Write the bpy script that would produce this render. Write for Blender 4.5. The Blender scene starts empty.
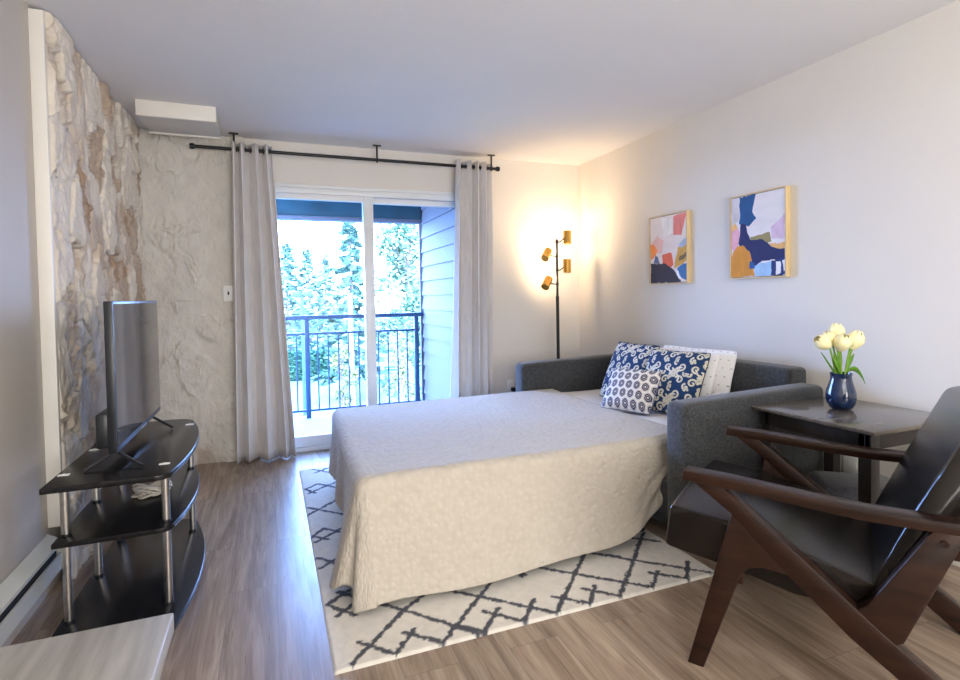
import bpy, bmesh, math, random
import numpy as np
from mathutils import Vector, Matrix

random.seed(7)
SC = bpy.context.scene
COL = SC.collection
PI = math.pi

# ------------------------------------------------------------------ room size
XL, XR = -0.893, 2.773        # left and right walls
YB, YF = 4.493, -2.6          # window wall, wall behind the camera
H = 2.44

# ------------------------------------------------------------------ helpers
W = {}                         # world matrix of every thing root


def reg(o, loc=(0, 0, 0), rz=0.0):
    M = Matrix.Translation(loc) @ Matrix.Rotation(rz, 4, 'Z')
    o.matrix_world = M
    o.location = loc
    o.rotation_euler = (0, 0, rz)
    W[o.name] = M
    return o


def tag(o, label=None, cat=None, group=None, kind=None):
    if label: o['label'] = label
    if cat: o['category'] = cat
    if group: o['group'] = group
    if kind: o['kind'] = kind
    return o


def thing(name, label, cat, loc=(0, 0, 0), rz=0.0, group=None):
    o = bpy.data.objects.new(name, None)
    o.empty_display_size = 0.1
    COL.objects.link(o)
    reg(o, loc, rz)
    return tag(o, label, cat, group)


def obj(name, bm, mat, parent=None, local=False, smooth=True, label=None, angle=35):
    """one mesh object; bm is in world space unless local=True (parent's space)"""
    me = bpy.data.meshes.new(name)
    if parent is not None and not local:
        bm.transform(root_matrix(parent).inverted())
    bmesh.ops.recalc_face_normals(bm, faces=bm.faces[:])
    bm.to_mesh(me)
    bm.free()
    if smooth:
        for p in me.polygons: p.use_smooth = True
        try:
            me.set_sharp_from_angle(angle=math.radians(angle))
        except Exception:
            pass
    for m in (mat if isinstance(mat, (list, tuple)) else [mat]):
        me.materials.append(m)
    o = bpy.data.objects.new(name, me)
    COL.objects.link(o)
    if parent is not None: o.parent = parent
    if label: o['label'] = label
    return o


def root_matrix(o):
    while o.parent is not None: o = o.parent
    return W.get(o.name, Matrix.Identity(4))


def single(name, bm, mat, label, cat, loc=(0, 0, 0), group=None, kind=None, **k):
    """a thing that is one mesh, origin at loc"""
    bm.transform(Matrix.Translation(loc).inverted())
    o = obj(name, bm, mat, None, **k)
    o.location = loc
    W[o.name] = Matrix.Translation(loc)
    return tag(o, label, cat, group, kind)


def struct(name, bm, mat, parent=None, **k):
    o = obj(name, bm, mat, parent, **k)
    if parent is None: o['kind'] = 'structure'
    return o


def BM(): return bmesh.new()


def bevel(bm, geom_edges, w, seg=2):
    bmesh.ops.bevel(bm, geom=geom_edges, offset=w, segments=seg, profile=0.5, affect='EDGES', clamp_overlap=True)


def add_box(bm, x0, x1, y0, y1, z0, z1, b=0.0, seg=2, M=None):
    t = BM()
    vs = [t.verts.new(p) for p in ((x0, y0, z0), (x1, y0, z0), (x1, y1, z0), (x0, y1, z0),
                                   (x0, y0, z1), (x1, y0, z1), (x1, y1, z1), (x0, y1, z1))]
    for f in ((0, 3, 2, 1), (4, 5, 6, 7), (0, 1, 5, 4), (1, 2, 6, 5), (2, 3, 7, 6), (3, 0, 4, 7)):
        t.faces.new([vs[i] for i in f])
    if b > 0: bevel(t, t.edges[:], b, seg)
    merge(bm, t, M)
    return bm


def merge(bm, t, M=None):
    if M is not None: t.transform(M)
    me = bpy.data.meshes.new('tmp')
    t.to_mesh(me); t.free()
    bm.from_mesh(me)
    bpy.data.meshes.remove(me)


def add_prism(bm, poly, z0, z1, b=0.0, seg=2, M=None):
    """polygon (x,y) extruded z0..z1"""
    t = BM()
    lo = [t.verts.new((p[0], p[1], z0)) for p in poly]
    hi = [t.verts.new((p[0], p[1], z1)) for p in poly]
    n = len(poly)
    t.faces.new(lo[::-1]); t.faces.new(hi)
    for i in range(n):
        t.faces.new((lo[i], lo[(i + 1) % n], hi[(i + 1) % n], hi[i]))
    if b > 0:
        bmesh.ops.recalc_face_normals(t, faces=t.faces[:])
        bevel(t, t.edges[:], b, seg)
    merge(bm, t, M)
    return bm


def frame_from(d):
    d = Vector(d).normalized()
    a = Vector((0, 0, 1)) if abs(d.z) < 0.95 else Vector((1, 0, 0))
    u = d.cross(a).normalized()
    v = d.cross(u).normalized()
    return d, u, v


def add_tube(bm, pts, r, seg=10, cap=True, radii=None):
    pts = [Vector(p) for p in pts]
    rings = []
    n = len(pts)
    u0 = None
    for i, p in enumerate(pts):
        d = (pts[min(i + 1, n - 1)] - pts[max(i - 1, 0)])
        d, u, v = frame_from(d)
        if u0 is not None:
            u = (u0 - d * u0.dot(d)).normalized(); v = d.cross(u)
        u0 = u
        rr = radii[i] if radii else r
        rings.append([bm.verts.new(p + (u * math.cos(2 * PI * k / seg) + v * math.sin(2 * PI * k / seg)) * rr) for k in range(seg)])
    for a, b in zip(rings, rings[1:]):
        for k in range(seg):
            bm.faces.new((a[k], a[(k + 1) % seg], b[(k + 1) % seg], b[k]))
    if cap:
        bm.faces.new(rings[0][::-1]); bm.faces.new(rings[-1])
    return bm


def add_lathe(bm, prof, c=(0, 0, 0), axis=(0, 0, 1), seg=32, close=False):
    """profile of (r, h) turned about axis through c"""
    d, u, v = frame_from(axis)
    c = Vector(c)
    rings = []
    for r, h in prof:
        if r < 1e-6:
            rings.append([bm.verts.new(c + d * h)])
        else:
            rings.append([bm.verts.new(c + d * h + (u * math.cos(2 * PI * k / seg) + v * math.sin(2 * PI * k / seg)) * r) for k in range(seg)])
    pairs = list(zip(rings, rings[1:]))
    if close: pairs.append((rings[-1], rings[0]))
    for a, b in pairs:
        for k in range(seg):
            k2 = (k + 1) % seg
            if len(a) == 1 and len(b) == 1: continue
            if len(a) == 1: bm.faces.new((a[0], b[k2], b[k]))
            elif len(b) == 1: bm.faces.new((a[k], a[k2], b[0]))
            else: bm.faces.new((a[k], a[k2], b[k2], b[k]))
    return bm


def add_cyl(bm, a, b, r, seg=16):
    return add_tube(bm, [a, b], r, seg)


def add_torus(bm, c, axis, R, r, seg=20, s2=8):
    prof = [(R + r * math.cos(2 * PI * k / s2), r * math.sin(2 * PI * k / s2)) for k in range(s2)]
    return add_lathe(bm, prof, c, axis, seg, close=True)


def grid_bm(P):
    """P: (n,m,3) array -> grid mesh"""
    n, m = P.shape[:2]
    bm = BM()
    vs = [[bm.verts.new(P[i, j]) for j in range(m)] for i in range(n)]
    for i in range(n - 1):
        for j in range(m - 1):
            bm.faces.new((vs[i][j], vs[i + 1][j], vs[i + 1][j + 1], vs[i][j + 1]))
    bm.verts.index_update()
    return bm


def paint(o, cols, name='Col'):
    """per-vertex colours, linear rgb, array (nverts,3)"""
    at = o.data.color_attributes.new(name, 'FLOAT_COLOR', 'POINT')
    a = np.ones((len(o.data.vertices), 4), dtype=np.float32)
    a[:len(cols), :3] = cols
    at.data.foreach_set('color', a.ravel())


def lin(*c):
    """sRGB 0-255 -> linear"""
    if len(c) == 1: c = c[0]
    return tuple((v / 255 / 12.92) if v / 255 <= 0.04045 else ((v / 255 + 0.055) / 1.055) ** 2.4 for v in c)


# value noise -----------------------------------------------------------------
def _hash(ix, iy, seed):
    h = (ix.astype(np.int64) * 374761393 + iy.astype(np.int64) * 668265263 + seed * 974634777) & 0x7fffffff
    h = ((h ^ (h >> 13)) * 1274126177) & 0x7fffffff
    h = h ^ (h >> 16)
    return (h & 0xffff) / 65535.0


def vnoise(x, y, seed=0):
    x = np.asarray(x, float); y = np.asarray(y, float)
    ix = np.floor(x); iy = np.floor(y)
    fx = x - ix; fy = y - iy
    fx = fx * fx * fx * (fx * (fx * 6 - 15) + 10); fy = fy * fy * fy * (fy * (fy * 6 - 15) + 10)
    a = _hash(ix, iy, seed); b = _hash(ix + 1, iy, seed)
    c = _hash(ix, iy + 1, seed); d = _hash(ix + 1, iy + 1, seed)
    return (a * (1 - fx) + b * fx) * (1 - fy) + (c * (1 - fx) + d * fx) * fy


def fbm(x, y, seed=0, o=4, g=0.5):
    s = 0; a = 1; t = 0
    for k in range(o):
        s = s + a * vnoise(x * 2 ** k + 17.3 * k, y * 2 ** k - 9.1 * k, seed + k); t += a; a *= g
    return s / t


def voro(x, y, seed):
    """nearest and second nearest jittered cell; returns F1, F2, cell id hash pair, offset to the cell centre"""
    ix = np.floor(x); iy = np.floor(y)
    f1 = np.full(x.shape, 9.0); f2 = f1.copy(); ca = np.zeros_like(f1); cb = np.zeros_like(f1); ox = np.zeros_like(f1); oy = np.zeros_like(f1)
    for i in (-1, 0, 1):
        for j in (-1, 0, 1):
            gx, gy = ix + i, iy + j
            px = gx + .15 + .7 * _hash(gx, gy, seed); py = gy + .15 + .7 * _hash(gx, gy, seed + 1)
            d = np.hypot(x - px, y - py)
            near = d < f1
            f2 = np.where(near, f1, np.minimum(f2, d))
            ca = np.where(near, _hash(gx, gy, seed + 2), ca); cb = np.where(near, _hash(gx, gy, seed + 3), cb)
            ox = np.where(near, x - px, ox); oy = np.where(near, y - py, oy)
            f1 = np.where(near, d, f1)
    return f1, f2, ca, cb, ox, oy


def sstep(a, b, x):
    t = np.clip((x - a) / (b - a), 0, 1)
    return t * t * (3 - 2 * t)


# ------------------------------------------------------------------ materials
class NT:
    def __init__(s, name):
        s.m = bpy.data.materials.new(name); s.m.use_nodes = True
        s.t = s.m.node_tree
        s.b = s.t.nodes['Principled BSDF']; s.out = s.t.nodes['Material Output']

    def n(s, typ, **k):
        x = s.t.nodes.new('ShaderNode' + typ)
        for a, v in k.items():
            key = a.replace('_', ' ')
            if key in x.inputs: x.inputs[key].default_value = v
            else: setattr(x, a, v)
        return x

    def l(s, a, b): s.t.links.new(a, b)

    def coords(s, scale=(1, 1, 1), kind='Object', rot=(0, 0, 0)):
        tc = s.n('TexCoord'); mp = s.n('Mapping')
        mp.inputs['Scale'].default_value = scale; mp.inputs['Rotation'].default_value = rot
        s.l(tc.outputs[kind], mp.inputs['Vector'])
        return mp.outputs['Vector']

    def ramp(s, fac, stops):
        r = s.n('ValToRGB'); e = r.color_ramp.elements
        while len(e) < len(stops): e.new(0.5)
        for q, (p, c) in zip(e, stops):
            q.position = p; q.color = tuple(c) + (1,)
        s.l(fac, r.inputs['Fac'])
        return r.outputs['Color']

    def mix(s, fac, a, b, mode='MIX'):
        x = s.n('Mix'); x.data_type = 'RGBA'; x.blend_type = mode
        for v, i in ((fac, 0), (a, 6), (b, 7)):
            if isinstance(v, (int, float)): x.inputs[i].default_value = v
            elif isinstance(v, tuple): x.inputs[i].default_value = v + (1,)
            else: s.l(v, x.inputs[i])
        return x.outputs[2]

    def bump(s, h, strength=0.3, dist=0.01):
        b = s.n('Bump', Strength=strength, Distance=dist)
        s.l(h, b.inputs['Height']); s.l(b.outputs['Normal'], s.b.inputs['Normal'])

    def set(s, **k):
        for a, v in k.items():
            key = a.replace('_', ' ')
            if isinstance(v, tuple) and len(v) == 3: v = v + (1,)
            s.b.inputs[key].default_value = v
        return s


def plain(name, col, rough=0.5, metal=0.0, var=0.12, vscale=6.0, bs=0.0, bscale=200.0, bdist=0.002, coat=0.0, stretch=(1, 1, 1), sheen=0.0, spec=0.5):
    """solid colour with a soft procedural mottling and optional bump"""
    g = NT(name); g.set(Roughness=rough, Metallic=metal)
    g.b.inputs['Specular IOR Level'].default_value = spec
    v = g.coords(stretch)
    no = g.n('TexNoise', Scale=vscale, Detail=4.0)
    g.l(v, no.inputs['Vector'])
    a = tuple(c * (1 - var) for c in col); b = tuple(min(1, c * (1 + var)) for c in col)
    g.l(g.ramp(no.outputs['Fac'], [(0.3, a), (0.7, b)]), g.b.inputs['Base Color'])
    if bs > 0:
        n2 = g.n('TexNoise', Scale=bscale, Detail=3.0)
        g.l(v, n2.inputs['Vector'])
        g.bump(n2.outputs['Fac'], bs, bdist)
    if coat: g.b.inputs['Coat Weight'].default_value = coat; g.b.inputs['Coat Roughness'].default_value = 0.12
    if sheen: g.b.inputs['Sheen Weight'].default_value = sheen
    return g.m


def wood(name, c1, c2, rough=0.4, axis='y', scale=1.0, bs=0.15, streak=0.35, coat=0.0):
    g = NT(name); g.set(Roughness=rough)
    st = {'x': (1.5, 22, 22), 'y': (22, 1.5, 22), 'z': (22, 22, 1.5)}[axis]
    v = g.coords(tuple(q * scale for q in st))
    n1 = g.n('TexNoise', Scale=1.0, Detail=6.0, Distortion=0.6); g.l(v, n1.inputs['Vector'])
    n2 = g.n('TexNoise', Scale=5.0, Detail=3.0); g.l(v, n2.inputs['Vector'])
    base = g.ramp(n1.outputs['Fac'], [(0.3, c1), (0.7, c2)])
    g.l(g.mix(streak, base, g.ramp(n2.outputs['Fac'], [(0.35, tuple(q * 0.45 for q in c1)), (0.65, c2)])), g.b.inputs['Base Color'])
    g.bump(n2.outputs['Fac'], bs, 0.001)
    if coat: g.b.inputs['Coat Weight'].default_value = coat
    return g.m


def vcol(name, rough=0.6, bs=0.0, bscale=300.0, bdist=0.002, sheen=0.0, voro=False):
    """base colour from the mesh colour attribute"""
    g = NT(name); g.set(Roughness=rough)
    a = g.n('VertexColor'); a.layer_name = 'Col'
    g.l(a.outputs['Color'], g.b.inputs['Base Color'])
    if bs > 0:
        n2 = g.n('TexNoise', Scale=bscale, Detail=3.0) if not voro else g.n('TexVoronoi', Scale=bscale)
        g.l(g.coords(), n2.inputs['Vector'])
        g.bump(n2.outputs['Fac' if not voro else 'Distance'], bs, bdist)
    if sheen: g.b.inputs['Sheen Weight'].default_value = sheen
    return g.m


def tweed(name, c1, c2):
    g = NT(name); g.set(Roughness=0.9)
    v = g.coords((1, 1, 1))
    n1 = g.n('TexNoise', Scale=260.0, Detail=2.0); g.l(v, n1.inputs['Vector'])
    n2 = g.n('TexNoise', Scale=70.0, Detail=2.0); g.l(v, n2.inputs['Vector'])
    g.l(g.mix(0.35, g.ramp(n1.outputs['Fac'], [(0.38, c1), (0.66, c2)]), g.ramp(n2.outputs['Fac'], [(0.4, c1), (0.65, c2)])), g.b.inputs['Base Color'])
    g.bump(n1.outputs['Fac'], 0.5, 0.002)
    g.b.inputs['Sheen Weight'].default_value = 0.25
    return g.m


M = {}
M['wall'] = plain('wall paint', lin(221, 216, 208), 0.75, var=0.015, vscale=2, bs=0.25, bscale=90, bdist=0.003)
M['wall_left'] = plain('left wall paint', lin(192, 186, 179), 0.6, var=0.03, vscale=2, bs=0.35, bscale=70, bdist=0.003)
M['ceil'] = plain('ceiling paint', lin(222, 221, 222), 0.85, var=0.015, vscale=2, bs=0.25, bscale=60, bdist=0.004)
M['trim'] = plain('white trim paint', lin(232, 229, 222), 0.4, var=0.02)
M['trim_grey'] = plain('heater enamel', lin(214, 218, 214), 0.35, var=0.03)
M['vinyl'] = plain('white vinyl door frame', lin(226, 228, 228), 0.35, var=0.02)
M['black_metal'] = plain('black metal', (0.012, 0.012, 0.014), 0.4, 0.3, var=0.1)
M['brass'] = plain('brushed brass', (0.70, 0.40, 0.10), 0.32, 1.0, var=0.08, vscale=60)
M['steel'] = plain('brushed steel', (0.55, 0.53, 0.50), 0.28, 1.0, var=0.1, vscale=30)
M['plastic_black'] = plain('black plastic', (0.012, 0.014, 0.018), 0.35, var=0.1)
M['plastic_white'] = plain('white plastic', lin(236, 236, 232), 0.35, var=0.02)
M['dark_slot'] = plain('dark slot', (0.012, 0.012, 0.012), 0.8)
M['tweed'] = tweed('charcoal tweed', lin(24, 27, 30), lin(78, 81, 84))
M['tweed2'] = tweed('slate tweed', lin(36, 36, 42), lin(74, 74, 82))
M['leather'] = plain('dark brown leather', (0.009, 0.007, 0.006), 0.22, var=0.4, vscale=7, bs=0.35, bscale=160, bdist=0.0012, coat=0.05, spec=0.32)
M['walnut'] = wood('dark walnut', (0.009, 0.0045, 0.0035), (0.036, 0.0145, 0.0078), 0.36, 'y', 1.0, 0.12, coat=0.06, streak=0.2)
M['blackwood'] = wood('black woodgrain laminate', (0.006, 0.006, 0.007), (0.020, 0.019, 0.020), 0.24, 'y', 1.4, 0.1)
M['blackwood'].node_tree.nodes['Principled BSDF'].inputs['Specular IOR Level'].default_value = 0.28
M['walnut'].node_tree.nodes['Principled BSDF'].inputs['Specular IOR Level'].default_value = 0.25
M['espresso'] = wood('espresso table legs', (0.008, 0.006, 0.006), (0.022, 0.017, 0.015), 0.4, 'z', 1.0, 0.08)
M['tabletop'] = wood('grey brown table top', lin(84, 78, 72), lin(112, 105, 96), 0.20, 'x', 0.7, 0.04, coat=0.3, streak=0.2)
M['greige'] = wood('greige oak laminate', lin(150, 144, 130), lin(192, 187, 174), 0.38, 'y', 0.55, 0.06, streak=0.25)
M['frame'] = wood('pale maple frame', lin(206, 178, 128), lin(232, 208, 160), 0.45, 'z', 1.0, 0.05, streak=0.15)
M['curtain'] = plain('grey linen curtain', lin(218, 215, 214), 0.9, var=0.06, vscale=25, bs=0.3, bscale=500, bdist=0.001, stretch=(1, 1, 0.3))
M['sheet'] = plain('white cotton sheet', lin(238, 236, 234), 0.85, var=0.02, bs=0.12, bscale=40, bdist=0.004)
M['mattress'] = plain('mattress ticking', lin(220, 216, 210), 0.9, var=0.03)
M['cable'] = plain('white cable', lin(206, 200, 190), 0.5, var=0.1)
M['bulb'] = None


def emit(name, col, s):
    g = NT(name)
    e = g.n('Emission'); e.inputs['Color'].default_value = tuple(col) + (1,); e.inputs['Strength'].default_value = s
    g.l(e.outputs[0], g.out.inputs['Surface'])
    return g.m


M['bulb'] = emit('glowing bulb', (1.0, 0.72, 0.40), 14.0)


def floor_mat():
    g = NT('vinyl plank floor'); g.set(Roughness=0.36); g.b.inputs['Specular IOR Level'].default_value = 0.75
    v = g.coords((1, 1, 1), 'Object', (0, 0, PI / 2))
    br = g.n('TexBrick'); br.offset = 0.37
    for k, val in (('Scale', 1.0), ('Mortar Size', 0.0010), ('Mortar Smooth', 0.2), ('Brick Width', 1.22), ('Row Height', 0.185), ('Bias', 0.0)):
        br.inputs[k].default_value = val
    br.inputs['Color1'].default_value = (0.15, 0.15, 0.15, 1); br.inputs['Color2'].default_value = (0.85, 0.85, 0.85, 1)
    br.inputs['Mortar'].default_value = (0, 0, 0, 1)
    g.l(v, br.inputs['Vector'])
    # per-plank offset of the grain
    tc = g.n('TexCoord'); add = g.n('VectorMath'); add.operation = 'MULTIPLY_ADD'
    g.l(br.outputs['Color'], add.inputs[0]); add.inputs[1].default_value = (7.3, 3.1, 0.0); g.l(tc.outputs['Object'], add.inputs[2])
    mp = g.n('Mapping'); mp.inputs['Scale'].default_value = (17, 1.3, 1); g.l(add.outputs[0], mp.inputs['Vector'])
    n1 = g.n('TexNoise', Scale=1.0, Detail=7.0, Roughness=0.62, Distortion=0.9); g.l(mp.outputs[0], n1.inputs['Vector'])
    mp2 = g.n('Mapping'); mp2.inputs['Scale'].default_value = (120, 5, 1); g.l(add.outputs[0], mp2.inputs['Vector'])
    n2 = g.n('TexNoise', Scale=1.0, Detail=3.0); g.l(mp2.outputs[0], n2.inputs['Vector'])
    grain = g.ramp(n1.outputs['Fac'], [(0.25, lin(98, 80, 66)), (0.48, lin(152, 133, 116)), (0.72, lin(190, 173, 155))])
    fine = g.ramp(n2.outputs['Fac'], [(0.3, (0.62, 0.60, 0.58)), (0.6, (1.0, 1.0, 1.0))])
    c = g.mix(0.55, grain, fine, 'MULTIPLY')
    tone = g.ramp(br.outputs['Color'], [(0.0, (0.84, 0.82, 0.80)), (1.0, (1.12, 1.11, 1.09))])
    c = g.mix(1.0, c, tone, 'MULTIPLY')
    c = g.mix(br.outputs['Fac'], c, (0.13, 0.105, 0.088))
    g.l(c, g.b.inputs['Base Color'])
    r = g.ramp(n2.outputs['Fac'], [(0.3, (0.40,) * 3), (0.7, (0.27,) * 3)])
    g.l(r, g.b.inputs['Roughness'])
    g.bump(n2.outputs['Fac'], 0.12, 0.001)
    return g.m


M['floor'] = floor_mat()


def glass_mat():
    g = NT('window glass')
    tr = g.n('BsdfTransparent'); tr.inputs['Color'].default_value = (0.95, 0.98, 1.0, 1)
    gl = g.n('BsdfGlossy', Roughness=0.02)
    fr = g.n('Fresnel', IOR=1.13)
    mx = g.n('MixShader')
    g.l(fr.outputs[0], mx.inputs[0]); g.l(tr.outputs[0], mx.inputs[1]); g.l(gl.outputs[0], mx.inputs[2])
    g.l(mx.outputs[0], g.out.inputs['Surface'])
    return g.m


M['glass'] = glass_mat()


def quilt_mat():
    g = NT('matelasse bedspread'); g.set(Roughness=0.92)
    tc = g.n('TexCoord'); mp = g.n('Mapping'); mp.inputs['Scale'].default_value = (1, 1, 1)
    g.l(tc.outputs['UV'], mp.inputs['Vector'])
    vo = g.n('TexVoronoi', Scale=46.0, Randomness=0.75); vo.feature = 'SMOOTH_F1'; g.l(mp.outputs[0], vo.inputs['Vector'])
    no = g.n('TexNoise', Scale=9.0, Detail=4.0); g.l(mp.outputs[0], no.inputs['Vector'])
    wv = g.n('TexWave', Scale=3.2, Distortion=3.0, Detail=2.0); wv.bands_direction = 'Y'; g.l(mp.outputs[0], wv.inputs['Vector'])
    col = g.ramp(vo.outputs['Distance'], [(0.1, lin(201, 193, 180)), (0.8, lin(186, 178, 164))])
    g.l(g.mix(0.2, col, g.ramp(no.outputs['Fac'], [(0.3, lin(188, 180, 166)), (0.7, lin(203, 196, 183))])), g.b.inputs['Base Color'])
    ad = g.n('Math'); ad.operation = 'MULTIPLY_ADD'; ad.inputs[1].default_value = 0.10
    g.l(wv.outputs['Fac'], ad.inputs[0]); g.l(vo.outputs['Distance'], ad.inputs[2])
    g.bump(ad.outputs[0], 0.9, 0.0085)
    g.b.inputs['Sheen Weight'].default_value = 0.15
    return g.m


M['quilt'] = quilt_mat()

# ================================================================== ROOM SHELL
bm = BM(); add_box(bm, XL - 0.12, XR + 0.12, YF - 0.12, YB + 0.10, -0.10, 0.0)
struct('floor', bm, M['floor'], smooth=False)
bm = BM(); add_box(bm, XL - 0.12, XR + 0.12, YF - 0.12, YB + 0.14, H, H + 0.12)
struct('ceiling', bm, M['ceil'], smooth=False)
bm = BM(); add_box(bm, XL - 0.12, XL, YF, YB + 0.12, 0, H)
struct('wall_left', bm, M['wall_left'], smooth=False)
bm = BM(); add_box(bm, XR, XR + 0.12, YF, YB + 0.12, 0, H)
struct('wall_right', bm, M['wall'], smooth=False)
bm = BM(); add_box(bm, XL, XR, YF - 0.12, YF, 0, H)
struct('wall_front', bm, M['wall'], smooth=False)
DX0, DX1, DZ = -0.14, 1.69, 2.092            # balcony door opening
bm = BM()
add_box(bm, XL, DX0, YB, YB + 0.12, 0, H)
add_box(bm, DX1, XR, YB, YB + 0.12, 0, H)
add_box(bm, DX0, DX1, YB, YB + 0.12, DZ, H)
struct('wall_back', bm, M['wall'], smooth=False)

# trim board capping the stone cladding
bm = BM(); add_box(bm, XL, XL + 0.052, 2.755, 2.775, 0.27, 2.425, 0.003)
struct('trim_1', bm, M['trim'])
bm = BM(); add_box(bm, DX0 - 0.02, DX1 + 0.02, YB - 0.012, YB, DZ, DZ + 0.026, 0.003)
struct('trim_2', bm, M['vinyl'])
bm = BM(); add_box(bm, DX1 + 0.02, XR, YB - 0.012, YB, 0, 0.085, 0.003)
struct('baseboard_back', bm, M['trim'])
bm = BM(); add_box(bm, XR - 0.012, XR, YF, YB - 0.012, 0, 0.085, 0.003)
struct('baseboard_right', bm, M['trim'])


# ------------------------------------------------------------------ plaster stone cladding
def rock_wall(name, to_world, La, Lb, na, nb, seed, cell, amp, base, light, brown, bmix, tap=False, calm=0.0):
    """plastered stone: overlapping plates of random height and tilt; a = along the wall, b = height"""
    a, b = np.meshgrid(np.linspace(0, La, na), np.linspace(0, Lb, nb), indexing='ij')
    k_ = cell[0] / .2
    wa = a + .20 * k_ * (fbm(a * 3.1, b * 2.2, seed + 50, 4) - .5) * 2 + .07 * (fbm(a * 9, b * 6, seed + 53, 3) - .5) + .022 * (fbm(a * 24, b * 16, seed + 55, 3) - .5)
    wb = b + .24 * k_ * (fbm(a * 3.1, b * 2.2, seed + 80, 4) - .5) * 2 + .10 * (fbm(a * 9, b * 6, seed + 83, 3) - .5) + .022 * (fbm(a * 24, b * 16, seed + 85, 3) - .5)
    f1, f2, ca, cb, ox, oy = voro(wa / cell[0], wb / cell[1], seed)
    g1, g2, da, db, qx, qy = voro(wa / cell[0] * 2.3 + 3.1, wb / cell[1] * 1.7, seed + 20)
    edge = sstep(0, .10, f2 - f1); edge2 = sstep(0, .10, g2 - g1)
    show = (1 - calm) + calm * sstep(.46, .60, fbm(a * 3.4, b * 3.0, seed + 400, 3))     # plates fade into plain render
    big = (.20 + .80 * ca) * (.78 + .22 * edge) + .34 * ((cb - .5) * ox * 1.6 - .40 * oy * (.4 + cb))
    big = big * show + (1 - show) * (.45 + .25 * (fbm(a * 2.5, b * 2.5, seed + 410, 3) - .5))
    low = sstep(.45, .30, ca) * show                            # the deep plates between the proud ones
    small = (.6 * da + .45 * (db - .5) * qy) * (.75 + .25 * edge2) * show
    rid = 1 - np.abs(fbm(wa * 13, wb * 5, seed + 31, 4) - .5) * 4
    fine = fbm(a * 38, b * 26, seed + 3, 4)
    h = .52 * big + .26 * small * (.45 + .9 * low) + .12 * np.clip(rid, 0, 1) * (.3 + low) + .13 * (fbm(a * 8, b * 6, seed + 33, 3) - .4) + .11 * (fine - .5) * (1 + low)
    d = base + amp * np.clip(h, 0, 1.2)
    if tap: d = np.minimum(d, .042 + 1.5 * np.maximum(a - .004, 0))
    bm = grid_bm(to_world(a, b, d))
    o = struct(name, bm, M['rock'], angle=180)
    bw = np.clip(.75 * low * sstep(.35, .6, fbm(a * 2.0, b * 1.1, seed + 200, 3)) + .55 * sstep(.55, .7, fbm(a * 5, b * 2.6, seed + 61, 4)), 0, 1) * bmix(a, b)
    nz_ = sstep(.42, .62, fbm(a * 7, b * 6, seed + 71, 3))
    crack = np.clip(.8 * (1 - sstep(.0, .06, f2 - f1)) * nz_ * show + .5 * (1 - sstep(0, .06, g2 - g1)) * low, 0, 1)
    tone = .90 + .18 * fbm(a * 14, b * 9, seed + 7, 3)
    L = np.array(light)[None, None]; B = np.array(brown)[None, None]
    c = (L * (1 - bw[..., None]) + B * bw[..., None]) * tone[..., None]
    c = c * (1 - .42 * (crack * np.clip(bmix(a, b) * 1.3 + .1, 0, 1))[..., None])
    paint(o, c.reshape(-1, 3))
    return o


M['rock'] = vcol('plaster stone', 0.85, 0.7, 70, 0.007)
Y0 = 2.776
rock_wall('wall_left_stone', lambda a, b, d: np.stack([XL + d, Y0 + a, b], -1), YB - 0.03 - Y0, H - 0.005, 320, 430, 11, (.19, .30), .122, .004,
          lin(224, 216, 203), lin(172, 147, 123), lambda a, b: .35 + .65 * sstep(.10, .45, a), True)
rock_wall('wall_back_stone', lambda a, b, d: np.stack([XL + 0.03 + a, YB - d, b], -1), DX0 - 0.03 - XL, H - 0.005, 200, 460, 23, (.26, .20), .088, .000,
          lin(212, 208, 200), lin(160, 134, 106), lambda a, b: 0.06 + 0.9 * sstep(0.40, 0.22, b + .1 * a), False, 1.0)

# ------------------------------------------------------------------ sliding balcony door
door = bpy.data.objects.new('door_1', None); COL.objects.link(door); reg(door, (0.775, YB + 0.05, 0)); door['kind'] = 'structure'
door['label'] = 'white framed sliding glass balcony door'
bm = BM()
add_box(bm, DX0, DX0 + 0.045, YB - 0.005, YB + 0.115, 0.0, DZ, 0.004)
add_box(bm, DX1 - 0.045, DX1, YB - 0.005, YB + 0.115, 0.0, DZ, 0.004)
add_box(bm, DX0 + 0.045, DX1 - 0.045, YB - 0.005, YB + 0.115, DZ - 0.045, DZ, 0.004)
obj('door_frame', bm, M['vinyl'], door)
bm = BM(); add_box(bm, DX0 + 0.045, DX1 - 0.045, YB - 0.012, YB + 0.115, 0.0, 0.030, 0.004)
obj('door_sill', bm, M['vinyl'], door)
for nm, x0, x1, y in (('sliding_sash', DX0 + 0.045, 0.820, YB + 0.018), ('fixed_sash', 0.740, DX1 - 0.045, YB + 0.066)):
    bm = BM()
    w = 0.080; z0, z1 = 0.032, DZ - 0.042
    add_box(bm, x0, x0 + w, y, y + 0.040, z0, z1, 0.004)
    add_box(bm, x1 - w, x1, y, y + 0.040, z0, z1, 0.004)
    add_box(bm, x0 + w, x1 - w, y, y + 0.040, z0, z0 + 0.085, 0.004)
    add_box(bm, x0 + w, x1 - w, y, y + 0.040, z1 - 0.048, z1, 0.004)
    s = obj(nm, bm, M['vinyl'], door)
    bm = BM(); add_box(bm, x0 + w - 0.01, x1 - w + 0.01, y + 0.017, y + 0.023, z0 + 0.075, z1 - 0.040)
    obj('glass_pane', bm, M['glass'], s, smooth=False)
bm = BM(); add_box(bm, DX0 + 0.062, DX0 + 0.085, YB - 0.014, YB + 0.018, 0.92, 1.16, 0.006)
obj('door_handle', bm, M['plastic_white'], door)

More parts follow.
